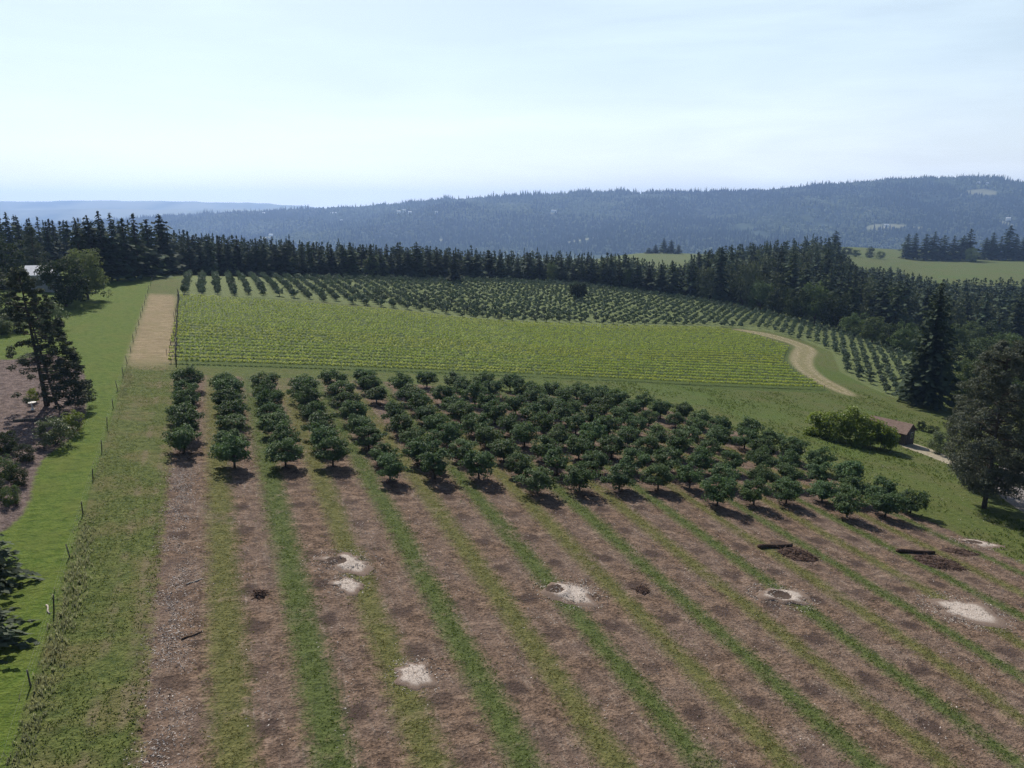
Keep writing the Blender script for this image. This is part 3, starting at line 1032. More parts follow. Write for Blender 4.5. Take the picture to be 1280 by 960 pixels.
# ------------------------------------------------------------------ far orchard beyond the vineyard
SP2 = 4.15
ocx, ocy = [p[0] for p in ORCH2], [p[1] for p in ORCH2]
cand = []
for k in range(0, 62):
    for j in range(-24, 36):
        a = -7.2 + SP2 * k; b = 216.5 + SP2 * j
        if k > 24 and b < 213 and False: continue
        cand.append((k, j, a, b))
ca_ = np.array([c[2] for c in cand]) + rng.normal(0, .15, len(cand))
cb_ = np.array([c[3] for c in cand]) + rng.normal(0, .15, len(cand))
cx_, cy_ = ab2xy(ca_, cb_)
sd_ = poly_sdf(cx_, cy_, ORCH2)
ok = sd_ < -1.0
rs = np.hypot(cx_, cy_)
order = [i for i in np.argsort(rs) if ok[i] and rng.uniform() > .025]
colcount = {}
FARG = 'small orchard trees in rows beyond the vineyard'
FH = []
for i in range(5):
    r = np.random.default_rng(200 + i)
    FH.append(broad_parts(r, 2.7, 1.38, .7, 420, .42, 20, .09, 4, flat_bottom=.6, lump=.34))
fprot = []
rest_v, rest_f, rest_t, off = [], [], [], 0
LO = []
for i in range(4):
    r = np.random.default_rng(300 + i)
    LO.append(broad_parts(r, 2.6, 1.35, .6, 150, .62, 14, .09, 0, flat_bottom=.7, lump=.36))
for i in order:
    k, j = cand[i][:2]
    x, y = cx_[i], cy_[i]
    z = tz(x, y) - .03
    sc = rng.uniform(.68, .98)
    if len(colcount) >= 0 and sum(colcount.values()) < 297:
        colcount[k] = colcount.get(k, 0) + 1
        c = colcount[k]
        lb = f'small orchard tree beyond the vineyard, {nth(c)} up the slope in the {nth(k + 1)} row'
        if len(fprot) < 5:
            o = tree_from('orchard_tree', lb, 'tree', (x, y, z), FH[len(fprot)][0], FH[len(fprot)][1], 'hazel_far', 'bark', FARG, rng.uniform(0, 6.28))
            o.scale = (sc, sc, sc)
            fprot.append(o)
        else:
            dup(fprot[rng.integers(0, 5)], (x, y, z), rng.uniform(0, 6.28), (sc, sc, sc * rng.uniform(.9, 1.1)), lb)
    else:
        cr, tk = LO[rng.integers(0, 4)]
        a = rng.uniform(0, 6.28)
        R = np.array([[math.cos(a), -math.sin(a), 0], [math.sin(a), math.cos(a), 0], [0, 0, 1]]) * sc
        rest_v.append(cr[0] @ R.T + np.array([x, y, z])); rest_f.append(cr[1] + off); rest_t.append(np.clip(cr[2] + rng.normal(0, .12), 0, 1)); off += len(cr[0])
tag(link('orchard_rows', mesh_np('orchard_rows', np.concatenate(rest_v), np.concatenate(rest_f), M['hazel_far'], {'tone': np.concatenate(rest_t)})),
    'far upper rows of the hillside orchard up to the crest', 'orchard', kind='stuff')

# ------------------------------------------------------------------ vineyard: one thing per trellised row
VB = np.arange(134.9, 211.0, 3.0)
ta = np.arange(-7.9, 190, .8)
SAG = 'trellised vine rows lying across the slope'
for i, b in enumerate(VB):
    x, y = ab2xy(ta, b + 0 * ta)
    ins = poly_sdf(x, y, VINE) < -.6
    if ins.sum() < 8: continue
    aa = ta[ins]
    a0, a1 = aa.min(), aa.max()
    r = np.random.default_rng(500 + i)
    va = np.arange(a0, a1, .85)
    va = va[r.uniform(0, 1, len(va)) > .06] + r.normal(0, .12, (len(va),))[:1]
    cx, cy = ab2xy(va, b + r.normal(0, .06, len(va)))
    org = np.array([*ab2xy(a0, b), 0]); org[2] = tz(org[0], org[1])
    cz = terrain(cx, cy) + r.uniform(.72, .92, len(va))
    cen = np.stack([cx, cy, cz], 1) - org
    rad = r.uniform(.30, .46, len(va))
    dist = math.hypot(cx.mean(), cy.mean())
    pts = cloud(r, cen, rad, 22 if i < 14 else 16, .36, .26, .7, 1.0, .4, None)
    ro = thing('vine_row', f'{nth(i + 1)} trellised row of vines counted from the near edge of the vineyard', 'vine row', org, 0, SAG)
    part('foliage', leaf_mesh('foliage', [pts], M['vine']), ro)
    st = 26.0
    pa = np.concatenate([[a0 - .3], np.arange(a0 + r.uniform(1, st), a1, st), [a1 + .3]]) + r.normal(0, .3)
    X, Y = ab2xy(pa, b + 0 * pa)
    Z = terrain(X, Y)
    pm = None
    for q in range(len(pa)):
        if pm is None:
            pm = tubes_mesh('post', [tube([(0, 0, -.2), (0, 0, 1.2)], .04, 5)], M['wood'])
        p_ = part('post', pm, ro)
        p_.location = (X[q] - org[0], Y[q] - org[1], Z[q] - org[2])
    wl = []
    xs = np.linspace(a0 - .3, a1, 30)
    X, Y = ab2xy(xs, b + 0 * xs)
    Z = terrain(X, Y)
    for hgt in (.75, 1.3):
        wl.append(tube(np.stack([X, Y, Z + hgt], 1) - org, .008, 3))
    part('wire', tubes_mesh('wire', wl, M['wire']), ro)

# ------------------------------------------------------------------ conifers
CP = []
for i in range(5):
    r = np.random.default_rng(600 + i)
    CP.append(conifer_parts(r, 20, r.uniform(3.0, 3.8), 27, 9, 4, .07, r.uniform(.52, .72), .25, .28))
CPL = []
for i in range(3):
    r = np.random.default_rng(640 + i)
    CPL.append(conifer_parts(r, 20, r.uniform(3.6, 4.2), 16, 8, 3, .04, .60, .25, .3, .55))
cprot = {}


def conifer(x, y, height, width, label, group, light=False, kindi=None):
    """a conifer of the given height and crown width standing at (x, y)"""
    i = int(rng.integers(0, 5)) if kindi is None else kindi
    key = (i, light)
    sz = height / 20.0
    R0 = 3.4
    sx = (width / 2) / R0
    loc = (x, y, tz(x, y) - .2)
    rz = rng.uniform(0, 6.28)
    if key not in cprot:
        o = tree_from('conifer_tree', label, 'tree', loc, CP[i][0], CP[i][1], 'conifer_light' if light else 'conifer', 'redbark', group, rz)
        o.scale = (sx, sx, sz)
        cprot[key] = o
    else:
        o = dup(cprot[key], loc, rz, (sx, sx, sz), label, group)
    return o


class Mass:
    def __init__(s): s.v, s.f, s.t, s.o = [], [], [], 0

    def add(s, x, y, height, width, tone=0.0, lib=CPL, base=20.0, R0=3.9):
        c = lib[rng.integers(0, len(lib))][0]
        a = rng.uniform(0, 6.28)
        R = np.array([[math.cos(a), -math.sin(a), 0], [math.sin(a), math.cos(a), 0], [0, 0, 1]])
        v = (c[0] @ R.T) * np.array([width / 2 / R0, width / 2 / R0, height / base]) + np.array([x, y, tz(x, y) - .3])
        s.v.append(v); s.f.append(c[1] + s.o); s.t.append(np.clip(c[2] + tone + rng.normal(0, .1), 0, 1)); s.o += len(v)

    def build(s, name, label, cat, mat):
        if s.v:
            tag(link(name, mesh_np(name, np.concatenate(s.v), np.concatenate(s.f), mat, {'tone': np.concatenate(s.t)})), label, cat, kind='stuff')


NCON = [0]


def con_px(ub, Y, vtop, wpx, label, group, light=False, kindi=None):
    x, y = dirY(ub, Y)
    h = zv(vtop, Y) - tz(x, y)
    NCON[0] += 1
    return conifer(x, y, max(h, 4), wpx * Y / F, label, group, light, kindi)


# stand of big conifers at the head of the lawn, left
G1 = 'big conifers at the head of the left lawn'
for i, (u, vb, vt, w) in enumerate([(104, 353, 273, 34), (119, 352, 266, 36), (133, 351, 259, 36), (147, 351, 262, 36), (161, 350, 268, 36), (175, 348, 263, 36), (190, 346, 271, 34), (207, 343, 265, 36)]):
    x, y = at(u, vb)
    h = zv(vt, y) - tz(x, y)
    NCON[0] += 1
    conifer(x, y, h, w * y / F, f'tall dark conifer with bare foot, {nth(i + 1)} from left at the head of the lawn', G1)
# wood behind it
rear = Mass()
G2 = 'conifers of the wood on the far left'
for rank, Y in enumerate((262, 285)):
    i = 0
    for u in np.arange(-40 + rank * 8, 215, 14.5):
        i += 1
        vt = np.interp(u, [-40, 0, 60, 110, 150, 215], [263, 265, 267, 272, 270, 280]) + rng.normal(0, 3.2) + rank * 1.5
        if u < -12: rear.add(*dirY(u, Y), max(8, zv(vt, Y) - tz(*dirY(u, Y))), 6.5)
        else: con_px(u + rng.normal(0, 2), Y + rng.normal(0, 5), vt, 20 + rng.normal(0, 2), f'dark conifer, {nth(i)} from left in {"front" if rank == 0 else "rear"} rank of the far left wood', G2)
for Y in (310, 340, 380):
    for u in np.arange(-120, 222, 11):
        x, y = dirY(u + rng.normal(0, 3), Y + rng.normal(0, 8))
        rear.add(x, y, rng.uniform(16, 24), rng.uniform(6, 8))

# tree wall along the far side of the orchard crest
G3 = 'conifers of the dark tree wall behind the far orchard'
WU = [215, 225, 300, 350, 400, 480, 560, 640, 700, 740, 765, 785, 815, 835, 870, 890]
WV = [288, 290, 296, 300, 303, 308, 312, 315, 318, 321, 318, 323, 328, 330, 318, 310]
CU = [215, 225, 350, 480, 600, 700, 800, 850, 900, 960, 1040, 1130, 1185, 1290]
CY = [262, 265, 283, 306, 340, 350, 354, 348, 345, 335, 320, 290, 265, 255]
for rank in range(2):
    i = 0
    u = 224.0 + rank * 5
    while u < 838:
        i += 1
        Y = np.interp(u, CU, CY) + 11 + rank * 15 + rng.normal(0, 3)
        vt = np.interp(u, WU, WV) + rng.normal(0, 4.0) - 1.5 + (1.5 if rank == 0 else 0)
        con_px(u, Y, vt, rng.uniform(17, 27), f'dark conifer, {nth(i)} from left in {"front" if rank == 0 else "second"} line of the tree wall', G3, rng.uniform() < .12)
        u += rng.uniform(9, 15.0)
for rank in range(2, 8):
    for u in np.arange(214, 845, 8.5):
        uu = u + rng.normal(0, 3)
        Y = np.interp(uu, CU, CY) + 12 + rank * 16 + rng.normal(0, 5)
        x, y = dirY(uu, Y)
        vt = np.interp(uu, WU, WV) + rng.normal(0, 3.5) - .5
        rear.add(x, y, np.clip(zv(vt, Y) - tz(x, y), 8, 26), rng.uniform(5, 7))

G3b = 'pale leafy trees among the tree wall'
WALLT = []
for i, (u, vt, w) in enumerate([(300, 322, 16), (372, 320, 15), (470, 318, 22), (486, 328, 15), (668, 330, 15), (690, 326, 18), (780, 336, 16)]):
    Y = np.interp(u, CU, CY) + 8.5
    x, y = dirY(u, Y)
    WALLT.append((u, px(x, y, tz(x, y))[1], vt, w, f'pale leafy tree, {nth(i + 1)} from the left among the dark tree wall'))

# dense wood right of the far orchard
rear_b = Mass()
BL = []
for i in range(3):
    BL.append(broad_parts(np.random.default_rng(660 + i), 10, 5, .6, 750, .95, 40, .2, 0, flat_bottom=.85, lump=.30))
M['woodleaf'] = leaf_mat('wood_broadleaf', (.024, .038, .018), (.110, .135, .070), 0.15, 0.7, 0.15)
G4 = 'conifers of the dense wood right of the far orchard'
RUU = [830, 850, 860, 890, 930, 960, 1000, 1030, 1045, 1062, 1100, 1130, 1160, 1200, 1240, 1320]
RVV = [330, 326, 312, 306, 301, 297, 289, 291, 312, 332, 330, 338, 346, 346, 340, 346]
tot = 0
for rank in range(14):
    i = 0
    u = 838.0 + rank * 4
    while u < 1640:
        Yc = np.interp(u, CU, CY)
        Y = Yc + 16 + rank * 21 + rng.normal(0, 6)
        x, y = dirY(u, Y)
        nat = rng.uniform(20, 31) * (1 if u < 1050 else .92)
        vt = np.interp(u, RUU, RVV) + abs(rng.normal(0, 4))
        h = min(nat, zv(vt, Y) - tz(x, y))
        if u > 1125 and rank < 3:
            u += 12; continue
        w = rng.uniform(8.0, 12.0)
        if h > 7:
            if rank < 9 and rng.uniform() < .27:
                rear_b.add(x, y, h * .8, w * 1.25, rng.choice([0, .2, .35]), BL, 10.0, 5.0)
            elif NCON[0] < 252 and rank < 5 and u < 1300:
                i += 1
                NCON[0] += 1
                conifer(x, y, h, w, f'conifer, {nth(i)} from left in the {nth(rank + 1)} rank of the wood right of the orchard', G4, rng.uniform() < .25)
            else:
                rear.add(x, y, h, w, rng.choice([0, 0, .15]))
        u += rng.uniform(15, 24) * 330 / Y
rear_b.build('leafy_forest', 'paler leafy trees mixed through the dense wood on the right', 'forest', M['woodleaf'])
rear.build('forest', 'dark conifer forest filling the ground behind the front trees', 'forest', M['conifer'])


# ------------------------------------------------------------------ broad-leaved trees and shrubs
BLIB = {}
BPROTO = {}


def bparts(kind, i):
    if (kind, i) not in BLIB:
        r = np.random.default_rng(700 + i + 31 * len(kind))
        if kind == 'tree':
            BLIB[kind, i] = broad_parts(r, 10, 5, 1.3, 2600, .62, 60, .28, 6, flat_bottom=.75, lump=.28)
        elif kind == 'bush':
            BLIB[kind, i] = broad_parts(r, 10, 5, .2, 2400, .62, 55, .22, 5, flat_bottom=.8, lump=.30)
    return BLIB[kind, i]


def broad(u, vb, vt, w, mat, label, name='broadleaf_tree', cat='tree', kind='tree', group=None, depth=1.0, bark='bark'):
    x, y = at(u, vb)
    h = max(zv(vt, y) - tz(x, y), .3)
    wid = w * y / F
    i = int(rng.integers(0, 3))
    loc = (x, y, tz(x, y) - .1)
    sc = (wid / 10, wid / 10 * depth, h / 10 * 1.02)
    key = (name, mat, kind, i)
    rz = rng.uniform(0, 6.28) if depth == 1.0 else 0
    if key not in BPROTO:
        c, tk = bparts(kind, i)
        o = tree_from(name, label, cat, loc, c, tk, mat, bark, group, rz)
        o.scale = sc
        BPROTO[key] = o
    else:
        o = dup(BPROTO[key], loc, rz, sc, label, group)
    return o


G5 = 'rounded trees along the foot of the wood'
EDGE = [(868, 371, 348, 20, 'broad'), (886, 374, 343, 30, 'broad_dark'), (908, 377, 352, 24, 'broad'), (928, 382, 350, 28, 'broad_dark'), (950, 388, 356, 28, 'broad'), (972, 394, 362, 28, 'broad_dark'),
        (996, 401, 366, 28, 'broad_dark'), (1018, 405, 360, 34, 'broad'), (1044, 412, 372, 32, 'broad_dark'), (1068, 420, 396, 28, 'broad'), (1090, 428, 400, 32, 'broad'), (1112, 436, 408, 26, 'broad_dark'), (1130, 442, 410, 30, 'broad')]
EDGE = [(u, vb, vt - (vb - vt) * .22, w * 1.2, m) for u, vb, vt, w, m in EDGE]
for i, e in enumerate(EDGE):
    broad(*e, f'round leafy tree, {nth(i + 1)} from left along the foot of the wood by the orchard', group=G5)
for u, vb, vt, w, lb in WALLT:
    Y = np.interp(u, CU, CY) + 8.5
    x, y = dirY(u, Y)
    h = zv(vt, Y) - tz(x, y)
    i = int(rng.integers(0, 3))
    if ('broadleaf_tree', 'broad', 'tree', i) in BPROTO:
        dup(BPROTO['broadleaf_tree', 'broad', 'tree', i], (x, y, tz(x, y) - .1), rng.uniform(0, 6.28), (w * Y / F / 10,) * 2 + (h / 10,), lb, G3b)
G6 = 'leafy trees filling the hollow on the right'
for i, e in enumerate([(1196, 462, 428, 40, 'broad_dark'), (1226, 456, 420, 42, 'broad'), (1258, 455, 414, 46, 'broad'), (1290, 462, 416, 48, 'broad_dark'), (1208, 486, 446, 44, 'broad'), (1238, 482, 434, 46, 'broad_dark'),
                       (1272, 486, 438, 50, 'broad'), (1198, 510, 470, 40, 'broad'), (1262, 512, 462, 48, 'broad'), (1300, 520, 462, 56, 'broad_dark'), (1310, 490, 440, 50, 'broad'), (1188, 440, 404, 34, 'broad'), (1212, 436, 402, 36, 'broad'), (1240, 436, 398, 40, 'broad_dark'), (1272, 436, 396, 42, 'broad'), (1180, 486, 462, 26, 'broad'), (1224, 512, 474, 40, 'broad')]):
    broad(*e, f'leafy tree, {nth(i + 1)} counted back to front in the hollow right of the tall conifer', group=G6)

# single trees
x, y = at(1157, 507)
r = np.random.default_rng(671)
h_ = zv(348, y) - tz(x, y)
c, tk = conifer_parts(r, h_, 32 * y / F, 48, 14, 9, .07, .48, .35, .22, .40)
tree_from('conifer_tree', 'very tall dark conifer standing alone right of the shed roof', 'tree', (x, y, tz(x, y) - .2), c, tk, 'conifer', 'redbark')
x, y = at(1141, 500)
conifer(x, y, zv(428, y) - tz(x, y), 34 * y / F, 'small conifer close against the left of the very tall conifer', None, kindi=1)
con_px(569, 318, 311, 15, 'slim dark conifer standing just in front of the tree wall', None)
broad(1170, 512, 492, 24, 'broad', 'low leafy bush at the foot of the very tall conifer', 'shrub', 'shrub', 'bush')

# farmland beyond the wood
G7 = 'dark trees in a row on the far right meadow'
for i, (u, vb, vt, w) in enumerate([(1119, 320, 291, 12), (1128, 320, 290, 12), (1141, 318, 291, 13), (1151, 318.5, 288, 14), (1163, 318.5, 293, 13), (1175, 318.5, 293, 13), (1186, 318.5, 293, 12), (1194, 318, 284, 13)]):
    x, y = dirY(u, 985)
    NCON[0] += 1
    conifer(x, y, zv(vt, y) - tz(x, y), w * 1.55 * y / F, f'dark tree, {nth(i + 1)} from left in the row on the far right meadow', G7)
G8 = 'conifers behind the far right meadow'
for i, (u, vt, w) in enumerate([(1214, 296, 12), (1222, 289, 14), (1232, 294, 13), (1241, 280, 15), (1250, 292, 14), (1259, 295, 12), (1268, 290, 14), (1278, 296, 13), (1288, 294, 13)]):
    x, y = dirY(u, 1010)
    NCON[0] += 1
    conifer(x, y, zv(vt, y) - tz(x, y), w * 1.4 * y / F, f'conifer, {nth(i + 1)} from left in the clump behind the far right meadow', G8)
G9 = 'trees in the clump on the far middle meadow'
for i, (u, vt, w) in enumerate([(806, 309, 9), (814, 305, 10), (824, 297, 13), (833, 299, 10), (842, 305, 9)]):
    x, y = dirY(u, 1090)
    NCON[0] += 1
    conifer(x, y, zv(vt, y) - tz(x, y), w * y / F, f'conifer, {nth(i + 1)} from left in the clump on the far middle meadow', G9)
G10 = 'shrubs along the far meadow edge'
for i, (u, vb, vt, w, m) in enumerate([(1044, 318, 306, 16, 'broad_dark'), (1058, 317, 308, 14, 'broad_dark'), (1070, 317.5, 311, 12, 'broad'), (1087, 318, 308, 11, 'broad_dark'), (1100, 319, 313, 12, 'broad'), (1214, 322, 308, 15, 'broad')]):
    x, y = dirY(u, 960)
    u2, v2 = px(x, y, tz(x, y))
    broad(u, v2, vt, w, m, f'small shrub, {nth(i + 1)} from left along the far right meadow edge', 'shrub', 'shrub', 'bush', G10)
x, y = dirY(1031, 905)
conifer(x, y, zv(287, y) - tz(x, y), 20 * y / F, 'broad dark conifer at the right end of the wood skyline', None)


# pines with visible trunks
def pine_parts(r, height, crown_lo, radius, clumps, leafn, leaf, trunk_r, lean=(0, 0), skew=(0, 0), prof=None, lump=.2, second=None, narrow=.28, side=None):
    prof = prof or (lambda t: (1 - t) ** .6 * min(1, .45 + t * 3))
    cs, rs, tl = [], [], []
    axis = lambda t: np.array([lean[0] * t, lean[1] * t, height * t])
    for i in range(clumps):
        t = crown_lo + (1 - crown_lo) * ((i + r.uniform()) / clumps) ** 1.15
        q = (t - crown_lo) / (1 - crown_lo)
        Rm = radius * prof(q)
        a = r.uniform(0, 6.28)
        if side is not None and q < .62: a = side + r.normal() * (.75 + q)
        d = Rm * r.uniform(.25, 1.0) ** .6
        p = axis(t) + np.array([math.cos(a) * d + skew[0] * (1 - q), math.sin(a) * d + skew[1] * (1 - q), -d * .12])
        cs.append(p); rs.append(radius * lump * r.uniform(.7, 1.3) * (1 - .45 * q))
        if i % 3 == 0:
            s0 = axis(max(t - .05, crown_lo * .9))
            tl.append(tube([s0, (s0 + p) / 2 + np.array([0, 0, -.15]), p], [trunk_r * .28, trunk_r * .16, .015], 4))
    cs = np.array(cs)
    k = np.repeat(np.arange(clumps), leafn // clumps)
    dirs = unit(r.normal(size=(len(k), 3)))
    pts = cs[k] + dirs * (np.array(rs)[k] * r.uniform(.2, 1, len(k)) ** .5)[:, None] * np.array([1, 1, .62])
    tone = np.clip(r.uniform(0, 1, clumps)[k] * .5 + r.uniform(0, .5, len(k)), 0, 1)
    crown = leaves_at(r, pts, dirs * .5 + np.array([0, 0, .5]) + r.normal(size=pts.shape) * .6, leaf, leaf * narrow, tone)
    tt = np.linspace(0, .97, 9)
    tl.append(tube([axis(t) + np.array([0, 0, -.3 if t == 0 else 0]) for t in tt], [trunk_r * (1.25 if t == 0 else 1 - .85 * t) for t in tt], 8))
    if second:
        tl.append(tube([np.array(second) * (1 - t) + axis(t * .8) * 1.0 for t in np.linspace(0, 1, 7)], [trunk_r * .7 * (1 - .8 * t) for t in np.linspace(0, 1, 7)], 7))
    return crown, tl


def pine(u, vb, vt, wpx, label, mat, crown_lo, seed, clumps, leafn, leaf, trunk_r, name='pine_tree', **kw):
    x, y = at(u, vb)
    h = zv(vt, y) - tz(x, y)
    c, tl = pine_parts(np.random.default_rng(seed), h, crown_lo, wpx * y / F / 2, clumps, leafn, leaf, trunk_r, **kw)
    tree_from(name, label, 'tree', (x, y, tz(x, y)), c, tl, mat, 'bark')


dome = lambda q: max(.05, 1 - abs(q - .38) ** 2.2 * 2.1) * (1 if q > .12 else .72)
pine(1230, 635, 428, 116, 'large grey-green pine with a forked trunk, nearer of two beside the gravel road', 'pine', .13, 801, 380, 34000, .50, .30, prof=dome, lump=.20, skew=(.6, .4))
pine(1215, 611, 470, 74, 'grey-green pine standing just behind the large forked pine', 'pine', .15, 802, 160, 13000, .50, .28, prof=dome, lump=.22)
pine(1296, 640, 455, 96, 'grey-green pine overhanging the gravel road at the right edge', 'pine', .16, 805, 200, 16000, .50, .30, prof=dome, lump=.22)
pine(59, 507, 336, 78, 'tall open dark pine with bare lower trunk beside the bird bath', 'dark_pine', .07, 803, 280, 18500, .44, .30, lean=(-1.5, 0.6), skew=(1.8, -0.5), lump=.17, side=-.15,
     prof=lambda q: (1 - q) ** .6 * 1.0 + .16, second=(1.0, .4, 0))

# left garden trees
x, y = at(86, 379)


def big_broad(u, vb, vt, w, mat, label, seed, leafn, leaf):
    x, y = at(u, vb)
    h = zv(vt, y) - tz(x, y)
    c, tl = broad_parts(np.random.default_rng(seed), h, w * y / F / 2, h * .1, leafn, leaf, 90, .3, 7, flat_bottom=.8, lump=.24)
    tree_from('broadleaf_tree', label, 'tree', (x, y, tz(x, y)), c, tl, mat, 'bark')


big_broad(722, 374, 354, 24, 'conifer', 'lone round dark tree standing out among the far orchard rows', 814, 3600, .6)
big_broad(83, 383, 318, 60, 'broad_dark', 'big dense dark round tree on the left lawn', 811, 5200, .55)
big_broad(110, 374, 307, 58, 'broad_bright', 'large paler green tree behind the dense dark one on the left lawn', 812, 5000, .5)
big_broad(12, 352, 298, 42, 'broad_dark', 'round dark green tree above the white-roofed house', 813, 2600, .6)
G11 = 'garden shrubs around the house on the left'
for i, (u, vb, vt, w, m, lb) in enumerate([
        (6, 362, 338, 40, 'broad_dark', 'dome-shaped shrub below the white-roofed house at the left edge'),
        (30, 360, 334, 26, 'broad_dark', 'dark shrub hiding the foot of the white-roofed house'),
        (54, 362, 336, 24, 'conifer_light', 'dark bushy shrub between the house and the dense tree'),
        (8, 398, 362, 40, 'broad_dark', 'large dark shrub at the left edge behind the pine'),
        (18, 414, 388, 34, 'silver', 'pale leafy shrub at the left edge left of the pine'),
        (2, 418, 398, 30, 'broad', 'small green shrub at the left edge by the back lawn'),
        (66, 412, 372, 34, 'silver', 'pale-topped shrub behind the tall open pine'),
        (44, 404, 378, 26, 'broad_dark', 'dark shrub behind the trunk of the tall open pine')]):
    broad(u, vb, vt, w, m, lb, 'shrub', 'shrub', 'bush', G11)
pine(47, 348, 284, 34, 'thin dark pine rising behind the white-roofed house', 'dark_pine', .25, 806, 50, 2200, .7, .2, lump=.3)

# planting in the mulch bed
broad(70, 556, 518, 46, 'silver', 'wide flowering bush with pale blooms at the edge of the mulch bed', 'shrub', 'shrub', 'bush')
broad(91, 541, 512, 34, 'yellow', 'yellow-green bush joined to the right of the flowering bush', 'shrub', 'shrub', 'bush')
broad(42, 503, 483, 15, 'yellow', 'small yellow-green shrub left of the pine trunk in the mulch bed', 'shrub', 'shrub', 'bush')
broad(72, 470, 452, 24, 'broad', 'low shrub on the far edge of the mulch bed right of the pine', 'shrub', 'shrub', 'bush')
broad(38, 452, 440, 34, 'broad_dark', 'low dark shrub on the far edge of the mulch bed', 'shrub', 'shrub', 'bush')
G12 = 'dark shrubs massed at the near end of the mulch bed'
for i, (u, vb, vt, w) in enumerate([(10, 566, 536, 30), (32, 576, 552, 26), (6, 596, 566, 34), (24, 606, 578, 28), (-8, 622, 588, 34), (14, 630, 604, 26)]):
    broad(u, vb, vt, w, ['broad_dark', 'dark_pine', 'broad'][i % 3], f'dark garden shrub, {nth(i + 1)} counted from the timber edging towards the viewer', 'shrub', 'shrub', 'bush', G12)


def near_conifer(u, vb, h, rad, label, seed):
    x, y = at(u, vb)
    c, tk = conifer_parts(np.random.default_rng(seed), h, rad, 34, 15, 15, .03, .85, .16, .3, .30)
    tree_from('conifer_tree', label, 'tree', (x, y, tz(x, y)), c, tk, 'dark_pine', 'redbark')


near_conifer(-36, 730, 7.4, 3.9, 'dark conifer reaching in over the lawn at the left edge below the shrubs', 821)
near_conifer(-50, 810, 6.2, 3.9, 'nearest dark conifer, its branch tips at the left edge over the lawn', 822)

# the yellow-green bush by the shed
x, y = at(1062, 553)
r = np.random.default_rng(831)
L = 102 * y / F
cs = []
for i in range(110):
    q = r.uniform(-1, 1)
    cs.append((q * L / 2, r.uniform(-1, 1) * 2.5 * math.sqrt(1 - .8 * q * q), r.uniform(.1, 1) * (6.0 - 1.8 * abs(q) ** 2) * (1 - .38 * max(q, 0))))
cs = np.array(cs)
c = cloud(r, cs, np.full(110, 1.15), 100, .42, .28, .9, .5, .5, np.array([0, 0, .5]))
tk = [tube([(px_, 0, -.3), (px_ * 1.02, .1, 1.2), (px_ * 1.05, .2, 2.8)], [.09, .07, .03], 5) for px_ in np.linspace(-L * .36, L * .36, 7)]
ro = thing('shrub', 'long billowing yellow-green shrub beside the small shed', 'shrub', (x, y, tz(x, y)), math.radians(-24))
part('crown', leaf_mesh('crown', [c], M['yellow']), ro)
part('trunk', tubes_mesh('trunk', tk, M['bark']), ro)
broad(1174, 567, 536, 30, 'silver', 'round pale shrub in front of the pines by the driveway', 'shrub', 'shrub', 'bush')
broad(1152, 538, 525, 14, 'broad_dark', 'small dark shrub on the grass right of the shed', 'shrub', 'shrub', 'bush')
broad(1166, 541, 531, 16, 'broad_dark', 'low dark shrub on the grass second from the shed', 'shrub', 'shrub', 'bush')

# ------------------------------------------------------------------ shed and house
def gable(name, label, loc, rz, L, Wd, wall, ridge, wallm, roofm, over=.35, cat='building'):
    ro = thing(name, label, cat, loc, rz)
    v = np.array([(-L / 2, -Wd / 2, -1), (L / 2, -Wd / 2, -1), (L / 2, Wd / 2, -1), (-L / 2, Wd / 2, -1), (-L / 2, -Wd / 2, wall), (L / 2, -Wd / 2, wall), (L / 2, Wd / 2, wall), (-L / 2, Wd / 2, wall), (-L / 2, 0, ridge), (L / 2, 0, ridge)], float)
    me = mesh_np('wall', v, [np.array([(0, 1, 5, 4), (2, 3, 7, 6), (1, 2, 6, 5), (3, 0, 4, 7)]), np.array([(5, 6, 9), (7, 4, 8)])], wallm)
    part('wall', me, ro)
    k = (ridge - wall) / (Wd / 2)
    e = Wd / 2 + over
    xl = L / 2 + over
    vs, fs, o = [], [], 0
    for sgn in (-1, 1):
        p = [(-xl, 0, ridge + .02), (xl, 0, ridge + .02), (xl, sgn * e, ridge - k * e + .02), (-xl, sgn * e, ridge - k * e + .02)]
        vs += [np.array(q, float) for q in p] + [np.array(q, float) + np.array([0, 0, .14]) for q in p]
        fs += [[o + i for i in f] for f in ((0, 1, 2, 3), (7, 6, 5, 4), (0, 4, 5, 1), (1, 5, 6, 2), (2, 6, 7, 3), (3, 7, 4, 0))]
        o += 8
    part('roof', mesh_np('roof', np.array(vs), np.array(fs), roofm), ro)
    return ro


def panel(name, parent, x0, x1, y0, y1, z0, z1, mat):
    v, f, _ = box(x0, x1, y0, y1, z0, z1)
    return part(name, mesh_np(name, v, f, mat), parent)


M['shedwall'] = plain_mat('dark_board_wall', (.055, .045, .040), (.11, .09, .08), 3, .9, .1, .3, (6, 6, .5))
M['shedroof'] = plain_mat('red_brown_shingles', (.115, .080, .066), (.20, .145, .120), 2.2, .9, .15, .5, (1, 3, 1))
M['trim'] = plain_mat('pale_painted_trim', (.42, .41, .40), (.55, .54, .52), 3, .6, .3)
M['glass'] = plain_mat('window_glass', (.03, .035, .04), (.06, .07, .08), 1, .12, .6)
M['whiteroof'] = plain_mat('pale_metal_roof', (.62, .62, .64), (.75, .75, .77), 1.2, .45, .4)
M['housewall'] = plain_mat('grey_siding', (.26, .26, .27), (.36, .36, .37), 2, .8, .2, .3, (.5, .5, 6))
M['stone'] = plain_mat('pale_stone', (.52, .51, .49), (.68, .67, .64), 6, .85, .2, .3)

